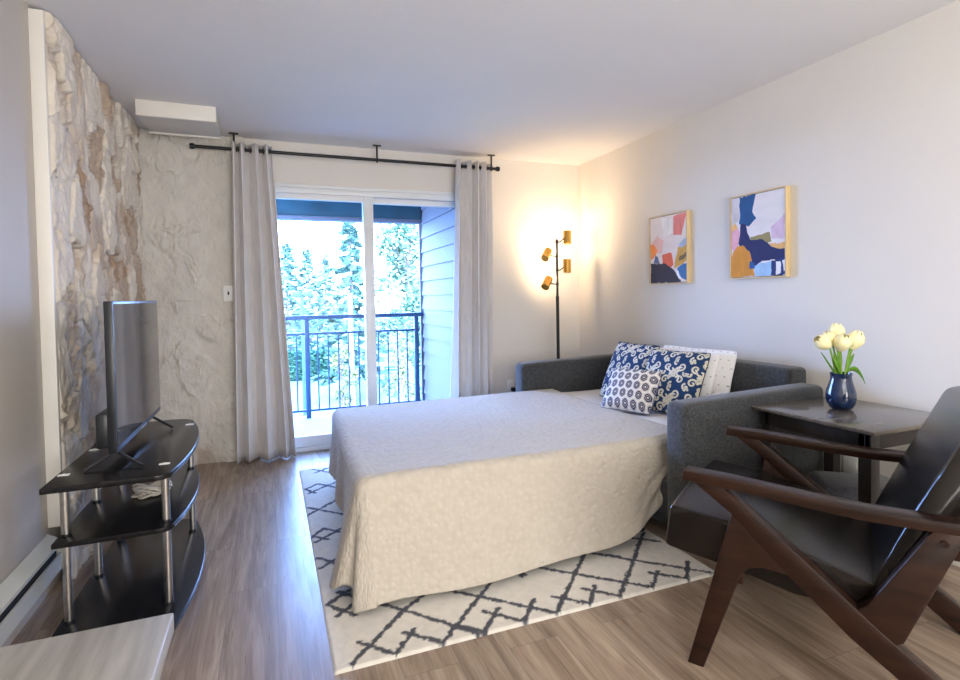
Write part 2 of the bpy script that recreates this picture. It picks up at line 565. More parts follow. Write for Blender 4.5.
# ================================================================== BALCONY
M['deck'] = plain('pale balcony deck', lin(132, 136, 142), 0.7, var=0.05, bs=0.2, bscale=60)
M['rail'] = plain('navy railing paint', (0.022, 0.060, 0.125), 0.4, var=0.08)
M['siding'] = plain('grey blue lap siding', lin(112, 110, 116), 0.7, var=0.04, vscale=12, bs=0.2, bscale=40, stretch=(1, 0.1, 1))
M['teal'] = plain('teal painted beam', (0.018, 0.066, 0.084), 0.6, var=0.25, vscale=5)
M['stucco'] = plain('balcony soffit', lin(170, 182, 190), 0.8, var=0.04)
BY = 5.90
bm = BM(); add_box(bm, -2.6, 1.72, YB + 0.12, BY + 0.12, -0.16, -0.03)
struct('balcony_floor', bm, M['deck'], smooth=False)
bm = BM(); add_box(bm, -2.6, 1.72, YB + 0.14, BY + 0.12, 2.30, 2.42)
struct('balcony_ceiling', bm, M['stucco'], smooth=False)
bm = BM()
z = -0.03; n = 15
for k in range(n):
    t = BM(); hgt = 0.158
    pr = [(1.640, z), (1.640, z + hgt), (1.618, z + hgt), (1.600, z)]
    vs0 = [t.verts.new((p[0], YB + 0.12, p[1])) for p in pr]; vs1 = [t.verts.new((p[0], BY + 0.02, p[1])) for p in pr]
    t.faces.new(vs0); t.faces.new(vs1[::-1])
    for i in range(4): t.faces.new((vs0[i], vs1[i], vs1[(i + 1) % 4], vs0[(i + 1) % 4]))
    merge(bm, t); z += hgt
struct('wall_balcony', bm, M['siding'], smooth=False)
bm = BM(); add_box(bm, 1.585, 1.66, BY + 0.02, BY + 0.06, -0.03, 2.30, 0.003)
struct('trim_3', bm, M['siding'])
bm = BM(); add_box(bm, -2.6, 1.60, BY - 0.02, BY + 0.10, 2.075, 2.30, 0.004)
struct('trim_4', bm, M['teal'])
bm = BM(); add_box(bm, -2.6, 1.60, BY - 0.03, BY + 0.11, 2.035, 2.075, 0.004)
struct('trim_5', bm, M['siding'])

rail = thing('balcony_railing', 'navy blue metal balcony railing with thin upright bars outside the glass door', 'railing', (0.94, BY, -0.03))
bm = BM(); add_box(bm, -2.4, 1.598, BY - 0.035, BY + 0.025, 1.000, 1.042, 0.004); obj('top_rail', bm, M['rail'], rail)
bm = BM(); add_box(bm, -2.4, 1.56, BY - 0.016, BY + 0.012, 0.838, 0.862, 0.002); obj('middle_rail', bm, M['rail'], rail)
bm = BM(); add_box(bm, -2.4, 1.56, BY - 0.016, BY + 0.012, 0.035, 0.058, 0.002); obj('bottom_rail', bm, M['rail'], rail)
for x in (1.520, 0.352, -0.816, -1.984):
    bm = BM(); add_box(bm, x - 0.024, x + 0.024, BY - 0.030, BY + 0.020, -0.03, 1.002, 0.003); obj('post', bm, M['rail'], rail)
for x0 in (0.352, -0.816):
    for k in range(1, 11):
        x = x0 + 1.168 * k / 11
        bm = BM(); add_box(bm, x - 0.007, x + 0.007, BY - 0.009, BY + 0.005, 0.056, 0.840); obj('baluster', bm, M['rail'], rail)

# ================================================================== OUTSIDE
GZ = -2.9
M['ground'] = plain('pale asphalt', lin(94, 110, 119), 0.9, var=0.12, vscale=0.6, spec=0.1)
M['lawn'] = plain('lawn', (0.035, 0.09, 0.052), 0.95, var=0.3, vscale=3, spec=0.1)
M['walk'] = plain('pale concrete walk', lin(140, 145, 148), 0.9, var=0.06, spec=0.1)
M['bldg'] = plain('cream cladding', lin(150, 147, 142), 0.9, var=0.03, spec=0.1)
bm = BM(); add_box(bm, -60, 80, 6.5, 120, GZ - 0.3, GZ)
struct('ground', bm, M['ground'], smooth=False)
bm = BM(); add_box(bm, -30, 45, 30.0, 33.0, GZ, GZ + 0.12)
struct('verge', bm, M['walk'], smooth=False)
bm = BM(); add_box(bm, -30, 45, 9.0, 17.0, GZ, GZ + 0.06)
struct('lawn', bm, M['lawn'], smooth=False)


def leaf_mat(name, a, b):
    g = NT(name); g.set(Roughness=0.75)
    g.b.inputs['Specular IOR Level'].default_value = 0.15
    no = g.n('TexNoise', Scale=1.7, Detail=3.0); g.l(g.coords(), no.inputs['Vector'])
    g.l(g.ramp(no.outputs['Fac'], [(0.32, a), (0.68, b)]), g.b.inputs['Base Color'])
    return g.m


M['fir'] = leaf_mat('fir needles', (0.056, 0.116, 0.083), (0.113, 0.198, 0.138))  # tree foliage colours lightened and muted to imitate haze in the air
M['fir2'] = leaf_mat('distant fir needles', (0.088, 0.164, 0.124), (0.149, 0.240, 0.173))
M['leaf'] = leaf_mat('broad leaves', (0.063, 0.130, 0.075), (0.152, 0.223, 0.117))
M['gold'] = leaf_mat('yellowing leaves', (0.132, 0.173, 0.066), (0.266, 0.250, 0.101))
M['hedge'] = leaf_mat('hedge leaves', (0.018, 0.072, 0.050), (0.047, 0.122, 0.075))
M['bark'] = plain('bark', (0.16, 0.13, 0.11), 0.9, var=0.3, vscale=14, spec=0.1)
M['palebark'] = plain('pale bark', lin(206, 200, 190), 0.9, var=0.15, vscale=10, spec=0.1)


def quads(bm, pts, s, rnd, flat=0.0, asp=1.6):
    for p in pts:
        a = rnd.uniform(0, 2 * PI); e = rnd.uniform(-1, 1) * (1 - flat)
        d = Vector((math.cos(a), math.sin(a), e * 0.8)).normalized()
        _, u, v = frame_from(d)
        u = (u * math.cos(a * 3) + v * math.sin(a * 3)) if flat < .5 else u
        k = s * rnd.uniform(0.6, 1.35)
        p = Vector(p)
        bm.faces.new([bm.verts.new(p + q) for q in (d * k * asp, u * k * .55, -d * k * asp * .6, -u * k * .55)])


def conifer(x, y, hgt, rad, seed, mat, label, nb=60, per=26, s=0.15, z0=0.10, sparse=1.0):
    rnd = random.Random(seed)
    t = thing('conifer_tree', label, 'tree', (x, y, GZ), 0, 'trees beyond the balcony')
    bm = BM()
    add_tube(bm, [(x, y, GZ), (x + rnd.uniform(-.1, .1), y, GZ + hgt * .5), (x, y, GZ + hgt)], .1, 8, radii=[rad * .09, rad * .05, .02])
    obj('trunk', bm, M['bark'], t)
    bm = BM()
    for k in range(nb):
        f = z0 + (1 - z0) * (k + rnd.random()) / nb
        z = GZ + hgt * f
        L = rad * (1 - f) ** 0.85 * rnd.uniform(0.65, 1.15) + 0.12
        a = k * 2.4 + rnd.uniform(-.4, .4)
        pts = []
        for j in range(int(per * (0.35 + 0.65 * L / rad) * sparse)):
            r = L * math.sqrt(rnd.random())
            droop = -0.28 * r * r / max(L, .2) + 0.08 * L
            w = 0.22 * (L - r * .6)
            b = rnd.uniform(-w, w)
            pts.append((x + r * math.cos(a) - b * math.sin(a), y + r * math.sin(a) + b * math.cos(a), z + droop + rnd.uniform(-.10, .06)))
        quads(bm, pts, s, rnd, 0.3)
    obj('foliage', bm, mat, t, smooth=False)
    return t


def broadleaf(x, y, hgt, rad, seed, mat, label, nblob=26, per=120, s=0.10, zlow=0.25, name='leafy_tree', cat='tree', bark='bark', grp='trees beyond the balcony'):
    rnd = random.Random(seed)
    t = thing(name, label, cat, (x, y, GZ), 0, grp)
    bm = BM()
    add_tube(bm, [(x, y, GZ), (x + .06, y, GZ + hgt * .4), (x - .04, y, GZ + hgt * .8)], .1, 8, radii=[rad * .06, rad * .045, .02])
    blobs = []
    for k in range(nblob):
        f = zlow + (1 - zlow) * (k + .5) / nblob
        R = rad * math.sin(PI * min(1, (f - zlow) / (1 - zlow) * .86 + .14)) ** .6
        a = rnd.uniform(0, 2 * PI); r = R * rnd.uniform(.2, .9)
        c = Vector((x + r * math.cos(a), y + r * math.sin(a), GZ + hgt * f))
        blobs.append((c, rad * rnd.uniform(.28, .45)))
        add_tube(bm, [(x, y, GZ + hgt * f * .75), c], .02, 5, radii=[.03, .012])
    obj('trunk', bm, M[bark], t)
    bm = BM()
    for c, R in blobs:
        pts = []
        for j in range(per):
            v = Vector((rnd.gauss(0, 1), rnd.gauss(0, 1), rnd.gauss(0, .8))).normalized() * R * rnd.uniform(.3, 1.05)
            pts.append(c + v)
        quads(bm, pts, s, rnd, 0.0, 1.1)
    obj('foliage', bm, mat, t, smooth=False)
    return t


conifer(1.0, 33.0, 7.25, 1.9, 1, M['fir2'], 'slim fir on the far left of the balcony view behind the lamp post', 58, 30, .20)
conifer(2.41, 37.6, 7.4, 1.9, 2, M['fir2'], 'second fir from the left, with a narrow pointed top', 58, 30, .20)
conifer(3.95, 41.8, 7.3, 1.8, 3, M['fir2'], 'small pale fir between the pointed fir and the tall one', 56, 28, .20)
conifer(3.05, 22.0, 7.5, 1.45, 5, M['fir'], 'tallest fir with wide drooping branches left of the door mullion', 58, 42, 0.17, 0.10)
broadleaf(6.0, 24.5, 7.7, 2.3, 8, M['leaf'], 'tall leafy tree seen through the right door pane', 38, 105, 0.13, 0.18)
broadleaf(4.15, 15.0, 4.6, 1.15, 9, M['leaf'], 'dense lower green tree beside the siding, right pane', 24, 190, 0.075, 0.10)
broadleaf(2.72, 12.0, 3.25, 0.46, 12, M['gold'], 'young yellowing tree just beyond the railing, right pane', 18, 90, 0.045, 0.18)
broadleaf(2.12, 18.0, 2.6, 0.62, 13, M['gold'], 'yellow green shrub behind the railing left of the mullion', 14, 110, 0.06, 0.06, 'shrub', 'shrub')


def hedge():
    rnd = random.Random(4)
    bm = BM()
    x0, x1, y, h = -6.0, 3.2, 29.0, 1.35
    t = BM(); add_box(t, x0 + .1, x1 - .1, y - .35, y + .35, GZ, GZ + h - .1, .1); merge(bm, t)
    pts = []
    for k in range(5200):
        px = rnd.uniform(x0, x1); s = rnd.random()
        if s < .6: pts.append((px, y - .42 + rnd.uniform(-.08, .08), GZ + rnd.uniform(0.05, h)))
        else: pts.append((px, y + rnd.uniform(-.45, .45), GZ + h + rnd.uniform(-.12, .1)))
    quads(bm, pts, 0.10, rnd, 0, 1.1)
    single('hedge', bm, M['hedge'], 'clipped dark green hedge along the road beyond the railing', 'hedge', (0, y, GZ), smooth=False)


hedge()
# long pale building behind the hedge
b = thing('low_building', 'long low cream building behind the hedge', 'building', (-1.5, 48, GZ))
bm = BM(); add_box(bm, -9, 6.2, 46, 51, GZ, -0.62, 0.02); obj('wall', bm, M['bldg'], b)
bm = BM(); add_prism(bm, [(-9.4, -0.62), (6.5, -0.62), (5.9, -0.2), (-8.9, -0.2)], 45.6, 51.4, M=Matrix(((1, 0, 0, 0), (0, 0, 1, 0), (0, 1, 0, 0), (0, 0, 0, 1))))
obj('roof', bm, plain('pale roof', lin(190, 200, 206), 0.8), b)
# lamp post
lp = thing('lamp_post', 'parking lot lamp post with two square heads seen through the left pane', 'lamp post', (1.07, 20.0, GZ))
bm = BM(); add_cyl(bm, (1.07, 20, GZ), (1.07, 20, 1.36), 0.065, 10); obj('pole', bm, M['rail'], lp)
for sx in (-1, 1):
    bm = BM(); add_box(bm, 1.07 + sx * 0.20 - 0.16, 1.07 + sx * 0.20 + 0.16, 19.86, 20.14, 1.30, 1.50, 0.02)
    add_cyl(bm, (1.07, 20, 1.33), (1.07 + sx * 0.10, 20, 1.38), 0.04, 8)
    obj('lamp_head', bm, M['rail'], lp)
# pale pole / utility box
up = thing('utility_pole', 'thin pale pole standing between the firs left of the mullion', 'pole', (2.64, 19.4, GZ))
bm = BM(); add_tube(bm, [(2.64, 19.4, GZ), (2.64, 19.4, 1.39)], .08, 8, radii=[.10, .07]); obj('pole', bm, M['palebark'], up)
bm = BM(); add_box(bm, 2.70, 2.90, 19.31, 19.49, -0.12, 0.18, 0.02); obj('meter_box', bm, M['rail'], up)
# blue garden bench on the grass strip
M['benchblue'] = plain('blue bench paint', (0.03, 0.12, 0.30), 0.5)
BX, BYY, z = 5.55, 25.0, GZ
gb = thing('garden_bench', 'blue garden bench under the yellowing tree beyond the railing', 'bench', (BX, BYY, GZ))
bm = BM()
for k in range(4): add_box(bm, BX - .65, BX + .65, BYY - .26 + .12 * k, BYY - .16 + .12 * k, z + .42, z + .45)
obj('seat', bm, M['benchblue'], gb)
bm = BM()
for k in range(3): add_box(bm, BX - .65, BX + .65, BYY + .22, BYY + .25, z + .52 + .13 * k, z + .62 + .13 * k)
obj('backrest', bm, M['benchblue'], gb)
for x in (BX - .58, BX + .52):
    for y0, y1, zz in ((BYY - .26, BYY - .20, .42), (BYY + .20, BYY + .26, .90)):
        bm = BM(); add_box(bm, x, x + .06, y0, y1, z, z + zz); obj('leg', bm, M['benchblue'], gb)

# ================================================================== LEFT SIDE
# baseboard heater
ht = thing('baseboard_heater', 'white metal baseboard heater along the grey left wall', 'heater', (XL, 1.2, 0.10))
y0, y1 = -1.2, 2.742
Mx = Matrix(((0, 0, 0, 0), (0, 0, 0, 0), (0, 0, 0, 0), (0, 0, 0, 1)))


def prism_y(bm, poly_xz, ya, yb, b=0.0):
    add_prism(bm, [(p[0], p[1]) for p in poly_xz], ya, yb, b, 2, Matrix(((1, 0, 0, 0), (0, 0, 1, 0), (0, 1, 0, 0), (0, 0, 0, 1))))


bm = BM(); prism_y(bm, [(XL, 0.245), (XL + .004, 0.250), (XL + .052, 0.218), (XL + .052, 0.205), (XL + .047, 0.205), (XL, 0.238)], y0, y1); obj('top_cover', bm, M['trim_grey'], ht)
bm = BM(); prism_y(bm, [(XL + .046, 0.172), (XL + .053, 0.172), (XL + .053, 0.105), (XL + .046, 0.100)], y0, y1); obj('front_panel', bm, M['trim_grey'], ht)
bm = BM(); add_box(bm, XL, XL + .006, y0, y1, 0.10, 0.24); obj('back_plate', bm, M['dark_slot'], ht)
bm = BM(); add_box(bm, XL + .010, XL + .040, y0, y1 - .03, 0.115, 0.185); obj('heating_fins', bm, M['dark_slot'], ht)
bm = BM(); prism_y(bm, [(XL, 0.10), (XL + .053, 0.10), (XL + .053, 0.219), (XL, 0.251)], y1 - .014, y1 + .001); obj('end_cap', bm, M['trim_grey'], ht)

# boxed cover under the ceiling
cb = thing('ceiling_box', 'white boxed cover fixed to the ceiling in the stone corner', 'box', (-0.51, 4.02, H))
bm = BM(); add_box(bm, -0.727, -0.287, 3.82, 3.842, 2.345, H, 0.002); obj('front_board', bm, M['trim'], cb)
bm = BM(); add_box(bm, -0.724, -0.290, 3.842, 4.215, 2.356, H, 0.002); obj('box_body', bm, plain('grey box underside', lin(204, 202, 198), .7, var=.03), cb)
bm = BM(); add_box(bm, -0.724, -0.290, 4.205, 4.222, 2.345, 2.356, 0.002); obj('rear_lip', bm, M['trim'], cb)

# wall switch
ws = thing('wall_switch', 'small white switch plate on the stone wall beside the left curtain', 'switch', (-0.285, YB - .04, 1.265))
bm = BM(); add_box(bm, -0.322, -0.250, YB - 0.052, YB - 0.010, 1.205, 1.325, .006); obj('cover_plate', bm, M['plastic_white'], ws)
bm = BM(); add_box(bm, -0.291, -0.279, YB - 0.066, YB - 0.050, 1.253, 1.279, .002); obj('toggle', bm, M['plastic_black'], ws)

# ------------------------------------------------------------------ TV stand
tv0 = (-0.54, 2.70)
st = thing('tv_stand', 'black woodgrain tv stand with three curved shelves on chrome posts', 'tv stand', (tv0[0], tv0[1], 0))


def shelf_poly(xb, ya, yb, xe, xm, rc=0.05):
    """back edge at x=xb; ends at ya, yb; front bulges from xe to xm"""
    p = [(xb, yb), (xb, ya)]
    p += [(xe - rc, ya)]
    for k in range(1, 6):
        a = -PI / 2 + PI / 2 * k / 6
        p.append((xe - rc + rc * math.cos(a), ya + rc + rc * math.sin(a)))
    n = 16
    L = yb - ya
    for k in range(1, n + 1):
        t = k / n
        yy = ya + rc + (L - rc - 0.10) * t
        p.append((xe + (xm - xe) * math.sin(PI * min(1, t * .98)) ** .8 - 0.035 * t ** 3, yy))
    x_, y_ = p[-1]
    for k in range(1, 5):
        a = PI / 2 * k / 4
        p.append((x_ - 0.10 + 0.10 * math.cos(a) , y_ + 0.10 * math.sin(a)))
    return p


for nm, pl, za, zb in (('shelf', shelf_poly(-0.738, 2.212, 3.235, -0.350, -0.312), 0.570, 0.590),
                       ('shelf', shelf_poly(-0.735, 2.285, 3.225, -0.358, -0.318), 0.352, 0.370),
                       ('shelf', shelf_poly(-0.742, 2.150, 3.245, -0.345, -0.300), 0.030, 0.050)):
    bm = BM(); add_prism(bm, pl, za, zb, 0.003); obj(nm, bm, M['blackwood'], st, angle=50)
posts = [(-0.712, 2.360), (-0.392, 2.360), (-0.392, 3.06), (-0.708, 2.715), (-0.708, 3.08)]
for x, y in posts:
    bm = BM(); add_cyl(bm, (x, y, .05), (x, y, .352), .0145); add_cyl(bm, (x, y, .370), (x, y, .570), .0145)
    p = obj('post', bm, M['steel'], st, label='brushed chrome post')
    for z in (.05, .344, .370):
        bm = BM(); add_cyl(bm, (x, y, z), (x, y, z + .008), .0165); obj('collar', bm, M['plastic_black'], p)
    bm = BM(); add_cyl(bm, (x, y, .0), (x, y, .030), .018); obj('foot', bm, M['plastic_black'], st)
for x, y in posts[:4]:
    bm = BM(); add_box(bm, x - .018, x + .018, y - .009, y + .009, .589, .593, .001); add_cyl(bm, (x, y, .592), (x, y, .595), .006, 10)
    obj('bolt_cap', bm, M['plastic_white'], st, label='small white bolt cap')

# ------------------------------------------------------------------ television
tv = thing('television', 'flat black television standing on the tv stand before the stone wall', 'tv', (-0.56, 2.85, .591))
TX = -0.552
bm = BM(); add_box(bm, TX - .030, TX, 2.395, 3.265, .640, 1.218, .004); obj('bezel', bm, M['plastic_black'], tv)
gs = NT('dark tv screen'); gs.set(Base_Color=(0.035, 0.035, 0.040), Roughness=0.10); gs.b.inputs['Specular IOR Level'].default_value = 0.9
gs.b.inputs['Coat Weight'].default_value = 0.6; gs.b.inputs['Coat Roughness'].default_value = 0.05
bm = BM(); add_box(bm, TX - .001, TX + .0012, 2.406, 3.254, .664, 1.207); obj('screen', bm, gs.m, tv)
bm = BM(); add_box(bm, TX - .076, TX - .030, 2.42, 3.24, .655, .790, .010); obj('rear_housing', bm, M['plastic_black'], tv)
bm = BM(); add_box(bm, TX, TX + .004, 2.80, 2.90, .645, .652); obj('logo_bar', bm, M['steel'], tv)
for y in (2.435, 3.10):
    bm = BM()
    add_tube(bm, [(TX - .018, y, .655), (TX - .026, y - .01, .636), (TX - .100, y - .070, .598)], .0065, 8)
    add_tube(bm, [(TX - .012, y, .655), (TX - .002, y - .01, .636), (TX + .090, y - .095, .598)], .0065, 8)
    obj('foot', bm, M['plastic_black'], tv)


def coil(name, c, r, n, seed, rad, label, zs=.05):
    rnd = random.Random(seed); pts = []
    ax = 0
    for k in range(n * 16):
        a = 2 * PI * k / 16
        if k % 16 == 0: th = rnd.uniform(0, PI); e1 = rnd.uniform(.6, 1.25); e2 = rnd.uniform(.25, .6); q = (rnd.uniform(-.25, .25) * r, rnd.uniform(-.25, .25) * r)
        u_ = r * e1 * math.cos(a); v_ = r * e2 * math.sin(a)
        pts.append((c[0] + q[0] + u_ * math.cos(th) - v_ * math.sin(th), c[1] + q[1] + u_ * math.sin(th) + v_ * math.cos(th), c[2] + rad + zs * k / (n * 16) * (.6 + .4 * math.sin(a * 2))))
    bm = BM(); add_tube(bm, pts, rad, 6)
    return single(name, bm, M['cable'], label, 'cable', c)


coil('cable_bundle', (-0.50, 2.72, .3705), .062, 9, 1, .0045, 'pale bundle of coiled cables on the middle shelf of the tv stand', .05)
coil('cable_coil', (-0.66, 3.42, .0005), .06, 4, 5, .005, 'pale cable coil on the floor behind the tv stand', .03)

# ------------------------------------------------------------------ coffee table, lower left corner
ct = thing('coffee_table', 'low table with pale greige woodgrain top, lower left corner in front of the tv stand', 'table', (-0.54, 0.85, 0))
bm = BM(); add_box(bm, -0.845, -0.226, 0.25, 1.415, .448, .492, .004); obj('tabletop', bm, M['greige'], ct)
bm = BM(); add_box(bm, -0.79, -0.28, 0.33, 1.335, .385, .448, .003); obj('apron', bm, M['greige'], ct)
for x in (-.785, -.325):
    for y in (.335, 1.29):
        bm = BM(); add_box(bm, x, x + .04, y, y + .04, 0, .447, .003); obj('leg', bm, M['greige'], ct)

# ================================================================== CURTAINS
YR = 4.373; ZR = 2.322
cr = thing('curtain_rod', 'black metal curtain rod on ceiling brackets over the balcony door', 'curtain rod', (0.7, YR, ZR))
bm = BM(); add_cyl(bm, (-0.475, YR, ZR), (1.875, YR, ZR), .0125, 14); obj('rod', bm, M['black_metal'], cr)
for x, s in ((-0.475, -1), (1.875, 1)):
    bm = BM(); add_lathe(bm, [(0, 0), (.019, 0), (.021, .004), (.021, .026), (.017, .030), (0, .030)], (x, YR, ZR), (s, 0, 0), 18); obj('finial', bm, M['black_metal'], cr)
for x in (-0.215, 0.835, 1.83):
    bm = BM()
    add_box(bm, x - .032, x + .032, YR - .014, YR + .014, H - .008, H, .002)
    add_cyl(bm, (x, YR, H - .006), (x, YR, ZR + .012), .0075, 10)
    add_torus(bm, (x, YR, ZR), (1, 0, 0), .0185, .006)
    obj('bracket', bm, M['black_metal'], cr)


def curtain(x0t, x1t, x0b, x1b, nf, seed, label, grp):
    nu, nv = 170, 40
    u, v = np.meshgrid(np.linspace(0, 1, nu), np.linspace(0, 1, nv), indexing='ij')
    zt, zb = ZR + .045, .012
    z = zb + (zt - zb) * v
    x0 = x0b + (x0t - x0b) * v; x1 = x1b + (x1t - x1b) * v
    w = u + .045 * np.sin(2 * PI * u * 1.3 + seed) + .012 * (vnoise(u * 5, v * 2, seed) - .5)
    w = (w - w[0:1]) / (w[-1:] - w[0:1])
    ph = 2 * PI * nf * u + .5 * np.sin(v * 2 + seed)*(1-v)
    amp = .060 + .014 * (1 - v) * vnoise(u * 7, v * 1.5, seed + 3)
    y = YR - amp * np.sign(np.sin(ph)) * np.abs(np.sin(ph)) ** .75 + .012 * (vnoise(u * 9, v * 5, seed + 8) - .5) * (1 - v)
    x = x0 + (x1 - x0) * w + .010 * np.sin(2 * ph)
    bm = grid_bm(np.stack([x, y, z], -1))
    c = ((x0t + x1t) / 2, YR, 0)
    t = thing('curtain', label, 'curtain', c, 0, grp)
    o = obj('curtain_panel', bm, M['curtain'], t, angle=180)
    sm = o.modifiers.new('thick', 'SOLIDIFY'); sm.thickness = .003; sm.offset = 0
    for k in range(2 * nf):
        uu = (k + .0) / (2 * nf)
        if uu <= 0.01: continue
        i = min(nu - 1, int(uu * (nu - 1))); j = int((ZR - zb) / (zt - zb) * (nv - 1))
        bm = BM(); add_torus(bm, (x[i, j], YR, ZR), (0.8, (1 if k % 2 else -1) * .6, 0), .020, .0035, 16, 6); obj('grommet', bm, M['black_metal'], t)
    return t


curtain(-0.232, 0.045, -0.265, 0.150, 4, 2, 'grey grommet curtain hanging left of the balcony door', 'door curtains')
curtain(1.500, 1.835, 1.420, 1.825, 4, 5, 'grey grommet curtain hanging right of the balcony door', 'door curtains')

# outlets
def outlet(name, label, origin, axis, k=1.0):
    t = thing(name, label, 'outlet', origin)
    Rm = Matrix.Translation(origin) @ (Matrix.Identity(4) if axis == 'y' else Matrix.Rotation(-PI / 2, 4, 'Z')) @ Matrix.Diagonal((k, 1, k, 1))
    bm = BM(); add_box(bm, -.037, .037, -.008, 0, -.06, .06, .003, M=Rm); obj('cover_plate', bm, M['plastic_white'], t)
    for z in (-.024, .024):
        bm = BM(); add_box(bm, -.016, .016, -.010, -.007, z - .014, z + .014, .002, M=Rm); obj('socket', bm, M['plastic_white'], t)
    return t


outlet('wall_outlet', 'white wall outlet left of the sofa with a black plug in it', (2.035, YB, .385), 'y')
outlet('wall_outlet', 'white wall outlet on the right wall under the side table', (XR, 1.875, .345), 'x', 1.35)
pg = thing('power_plug', 'black power plug in the outlet by the far sofa arm', 'plug', (2.05, YB - .01, .355))
bm = BM(); add_box(bm, 2.030, 2.068, YB - .048, YB - .010, .338, .376, .006); obj('plug_body', bm, M['plastic_black'], pg)
bm = BM(); add_tube(bm, [(2.05, YB - .045, .345), (2.055, YB - .06, .28), (2.07, YB - .05, .10), (2.12, YB - .06, .006), (2.30, YB - .10, .006)], .004, 6); obj('cord', bm, M['plastic_black'], pg)

# ================================================================== RUG
RX0, RX1, RY0, RY1 = 0.163, 1.765, 1.768, 3.985
nx, ny = 268, 370
x, y = np.meshgrid(np.linspace(RX0, RX1, nx), np.linspace(RY0, RY1, ny), indexing='ij')
segs = [(0.27, 2.245, 0.18, 2.175), (0.23, 2.25, 0.27, 2.235), (0.18, 2.175, 0.27, 2.06), (0.21, 2.08, 0.32, 2.175), (0.25, 2.23, 0.45, 2.02), (0.45, 2.02, 0.66, 1.775),
        (0.22, 1.785, 0.45, 2.02), (0.45, 2.02, 0.57, 2.11), (0.26, 1.89, 0.365, 1.78), (0.365, 1.78, 0.46, 1.89), (0.42, 1.885, 0.53, 1.775), (0.53, 1.775, 0.89, 2.13),
        (0.66, 2.08, 0.98, 1.775), (0.62, 1.84, 0.685, 1.775), (0.685, 1.775, 0.79, 1.89), (0.73, 1.89, 0.845, 1.775), (0.845, 1.775, 0.94, 1.89), (0.98, 1.775, 1.40, 2.21),
        (0.91, 2.14, 1.0, 2.07), (0.97, 2.07, 1.03, 2.15), (1.03, 2.15, 1.33, 1.87), (1.02, 1.88, 1.13, 1.78), (1.13, 1.78, 1.22, 1.885), (1.16, 1.88, 1.27, 1.78), (1.27, 1.78, 1.72, 2.21),
        (1.33, 1.87, 1.43, 1.78), (1.43, 1.78, 1.53, 1.875), (1.49, 1.88, 1.605, 1.78), (1.605, 1.78, 1.71, 1.89), (1.39, 2.10, 1.73, 1.78), (1.30, 2.18, 1.46, 2.05), (1.60, 2.21, 1.73, 2.10),
        (0.25, 3.96, 0.42, 3.77), (0.26, 3.87, 0.36, 3.95), (0.18, 3.56, 0.26, 3.635), (0.26, 3.635, 0.42, 3.45), (0.18, 3.57, 0.23, 3.47), (0.20, 3.48, 0.42, 3.66),
        (0.17, 3.13, 0.42, 3.37), (0.175, 3.24, 0.42, 2.99), (0.175, 2.83, 0.24, 2.77), (0.18, 2.76, 0.42, 2.955), (0.17, 2.825, 0.23, 2.91), (0.23, 2.91, 0.42, 2.73),
        (0.175, 2.59, 0.28, 2.47), (0.18, 2.48, 0.34, 2.62)]
xw = x + .010 * (vnoise(x * 70, y * 70, 3) - .5) + .006 * (vnoise(x * 160, y * 160, 4) - .5)
yw = y + .010 * (vnoise(x * 70, y * 70, 5) - .5) + .006 * (vnoise(x * 160, y * 160, 6) - .5)
d = np.full_like(x, 9.0)
for ax_, ay_, bx_, by_ in segs:
    vx, vy = bx_ - ax_, by_ - ay_
    t = np.clip(((xw - ax_) * vx + (yw - ay_) * vy) / (vx * vx + vy * vy), 0, 1)
    d = np.minimum(d, np.hypot(xw - ax_ - t * vx, yw - ay_ - t * vy))
inner = (y > 2.22) & (x > 0.42)
for off in (.50, .80):
    u_ = (yw - xw - off + .37) % .74 - .37
    d = np.where(inner, np.minimum(d, np.abs(u_) / 1.414), d)
for off in (2.46, 2.75):
    u_ = (yw + xw - off + .37) % .74 - .37
    d = np.where(inner, np.minimum(d, np.abs(u_) / 1.414), d)
m = 1 - sstep(.0075, .0120, d)
cream = np.array(lin(226, 221, 211)); dark = np.array(lin(78, 80, 88))
tone = .90 + .16 * fbm(x * 40, y * 40, 21, 3)
c = (cream * (1 - m[..., None]) + dark * m[..., None]) * tone[..., None]
z = .011 + .003 * (vnoise(x * 130, y * 130, 8) - .5) + .001 * m
edge = np.minimum(np.minimum(x - RX0, RX1 - x), np.minimum(y - RY0, RY1 - y))
z = np.where(edge < .006, .001, z)
bm = grid_bm(np.stack([x, y, z], -1))
rug = single('area_rug', bm, vcol('rug pile', .95, .6, 420, .004, voro=False), 'cream trellis rug with charcoal diamond lines under the sofa bed', 'rug', ((RX0 + RX1) / 2, (RY0 + RY1) / 2, 0), angle=180)
paint(rug, c.reshape(-1, 3))

# ================================================================== SOFA BED
sf = thing('sofa_bed', 'charcoal tweed sleeper sofa pulled out into a bed against the right wall', 'sofa bed', (2.22, 2.88, 0))


def rbox(name, x0, x1, y0, y1, z0, z1, b, mat, parent, label=None, seg=4):
    bm = BM(); add_box(bm, x0, x1, y0, y1, z0, z1, b, seg)
    return obj(name, bm, mat, parent, label=label, angle=60)


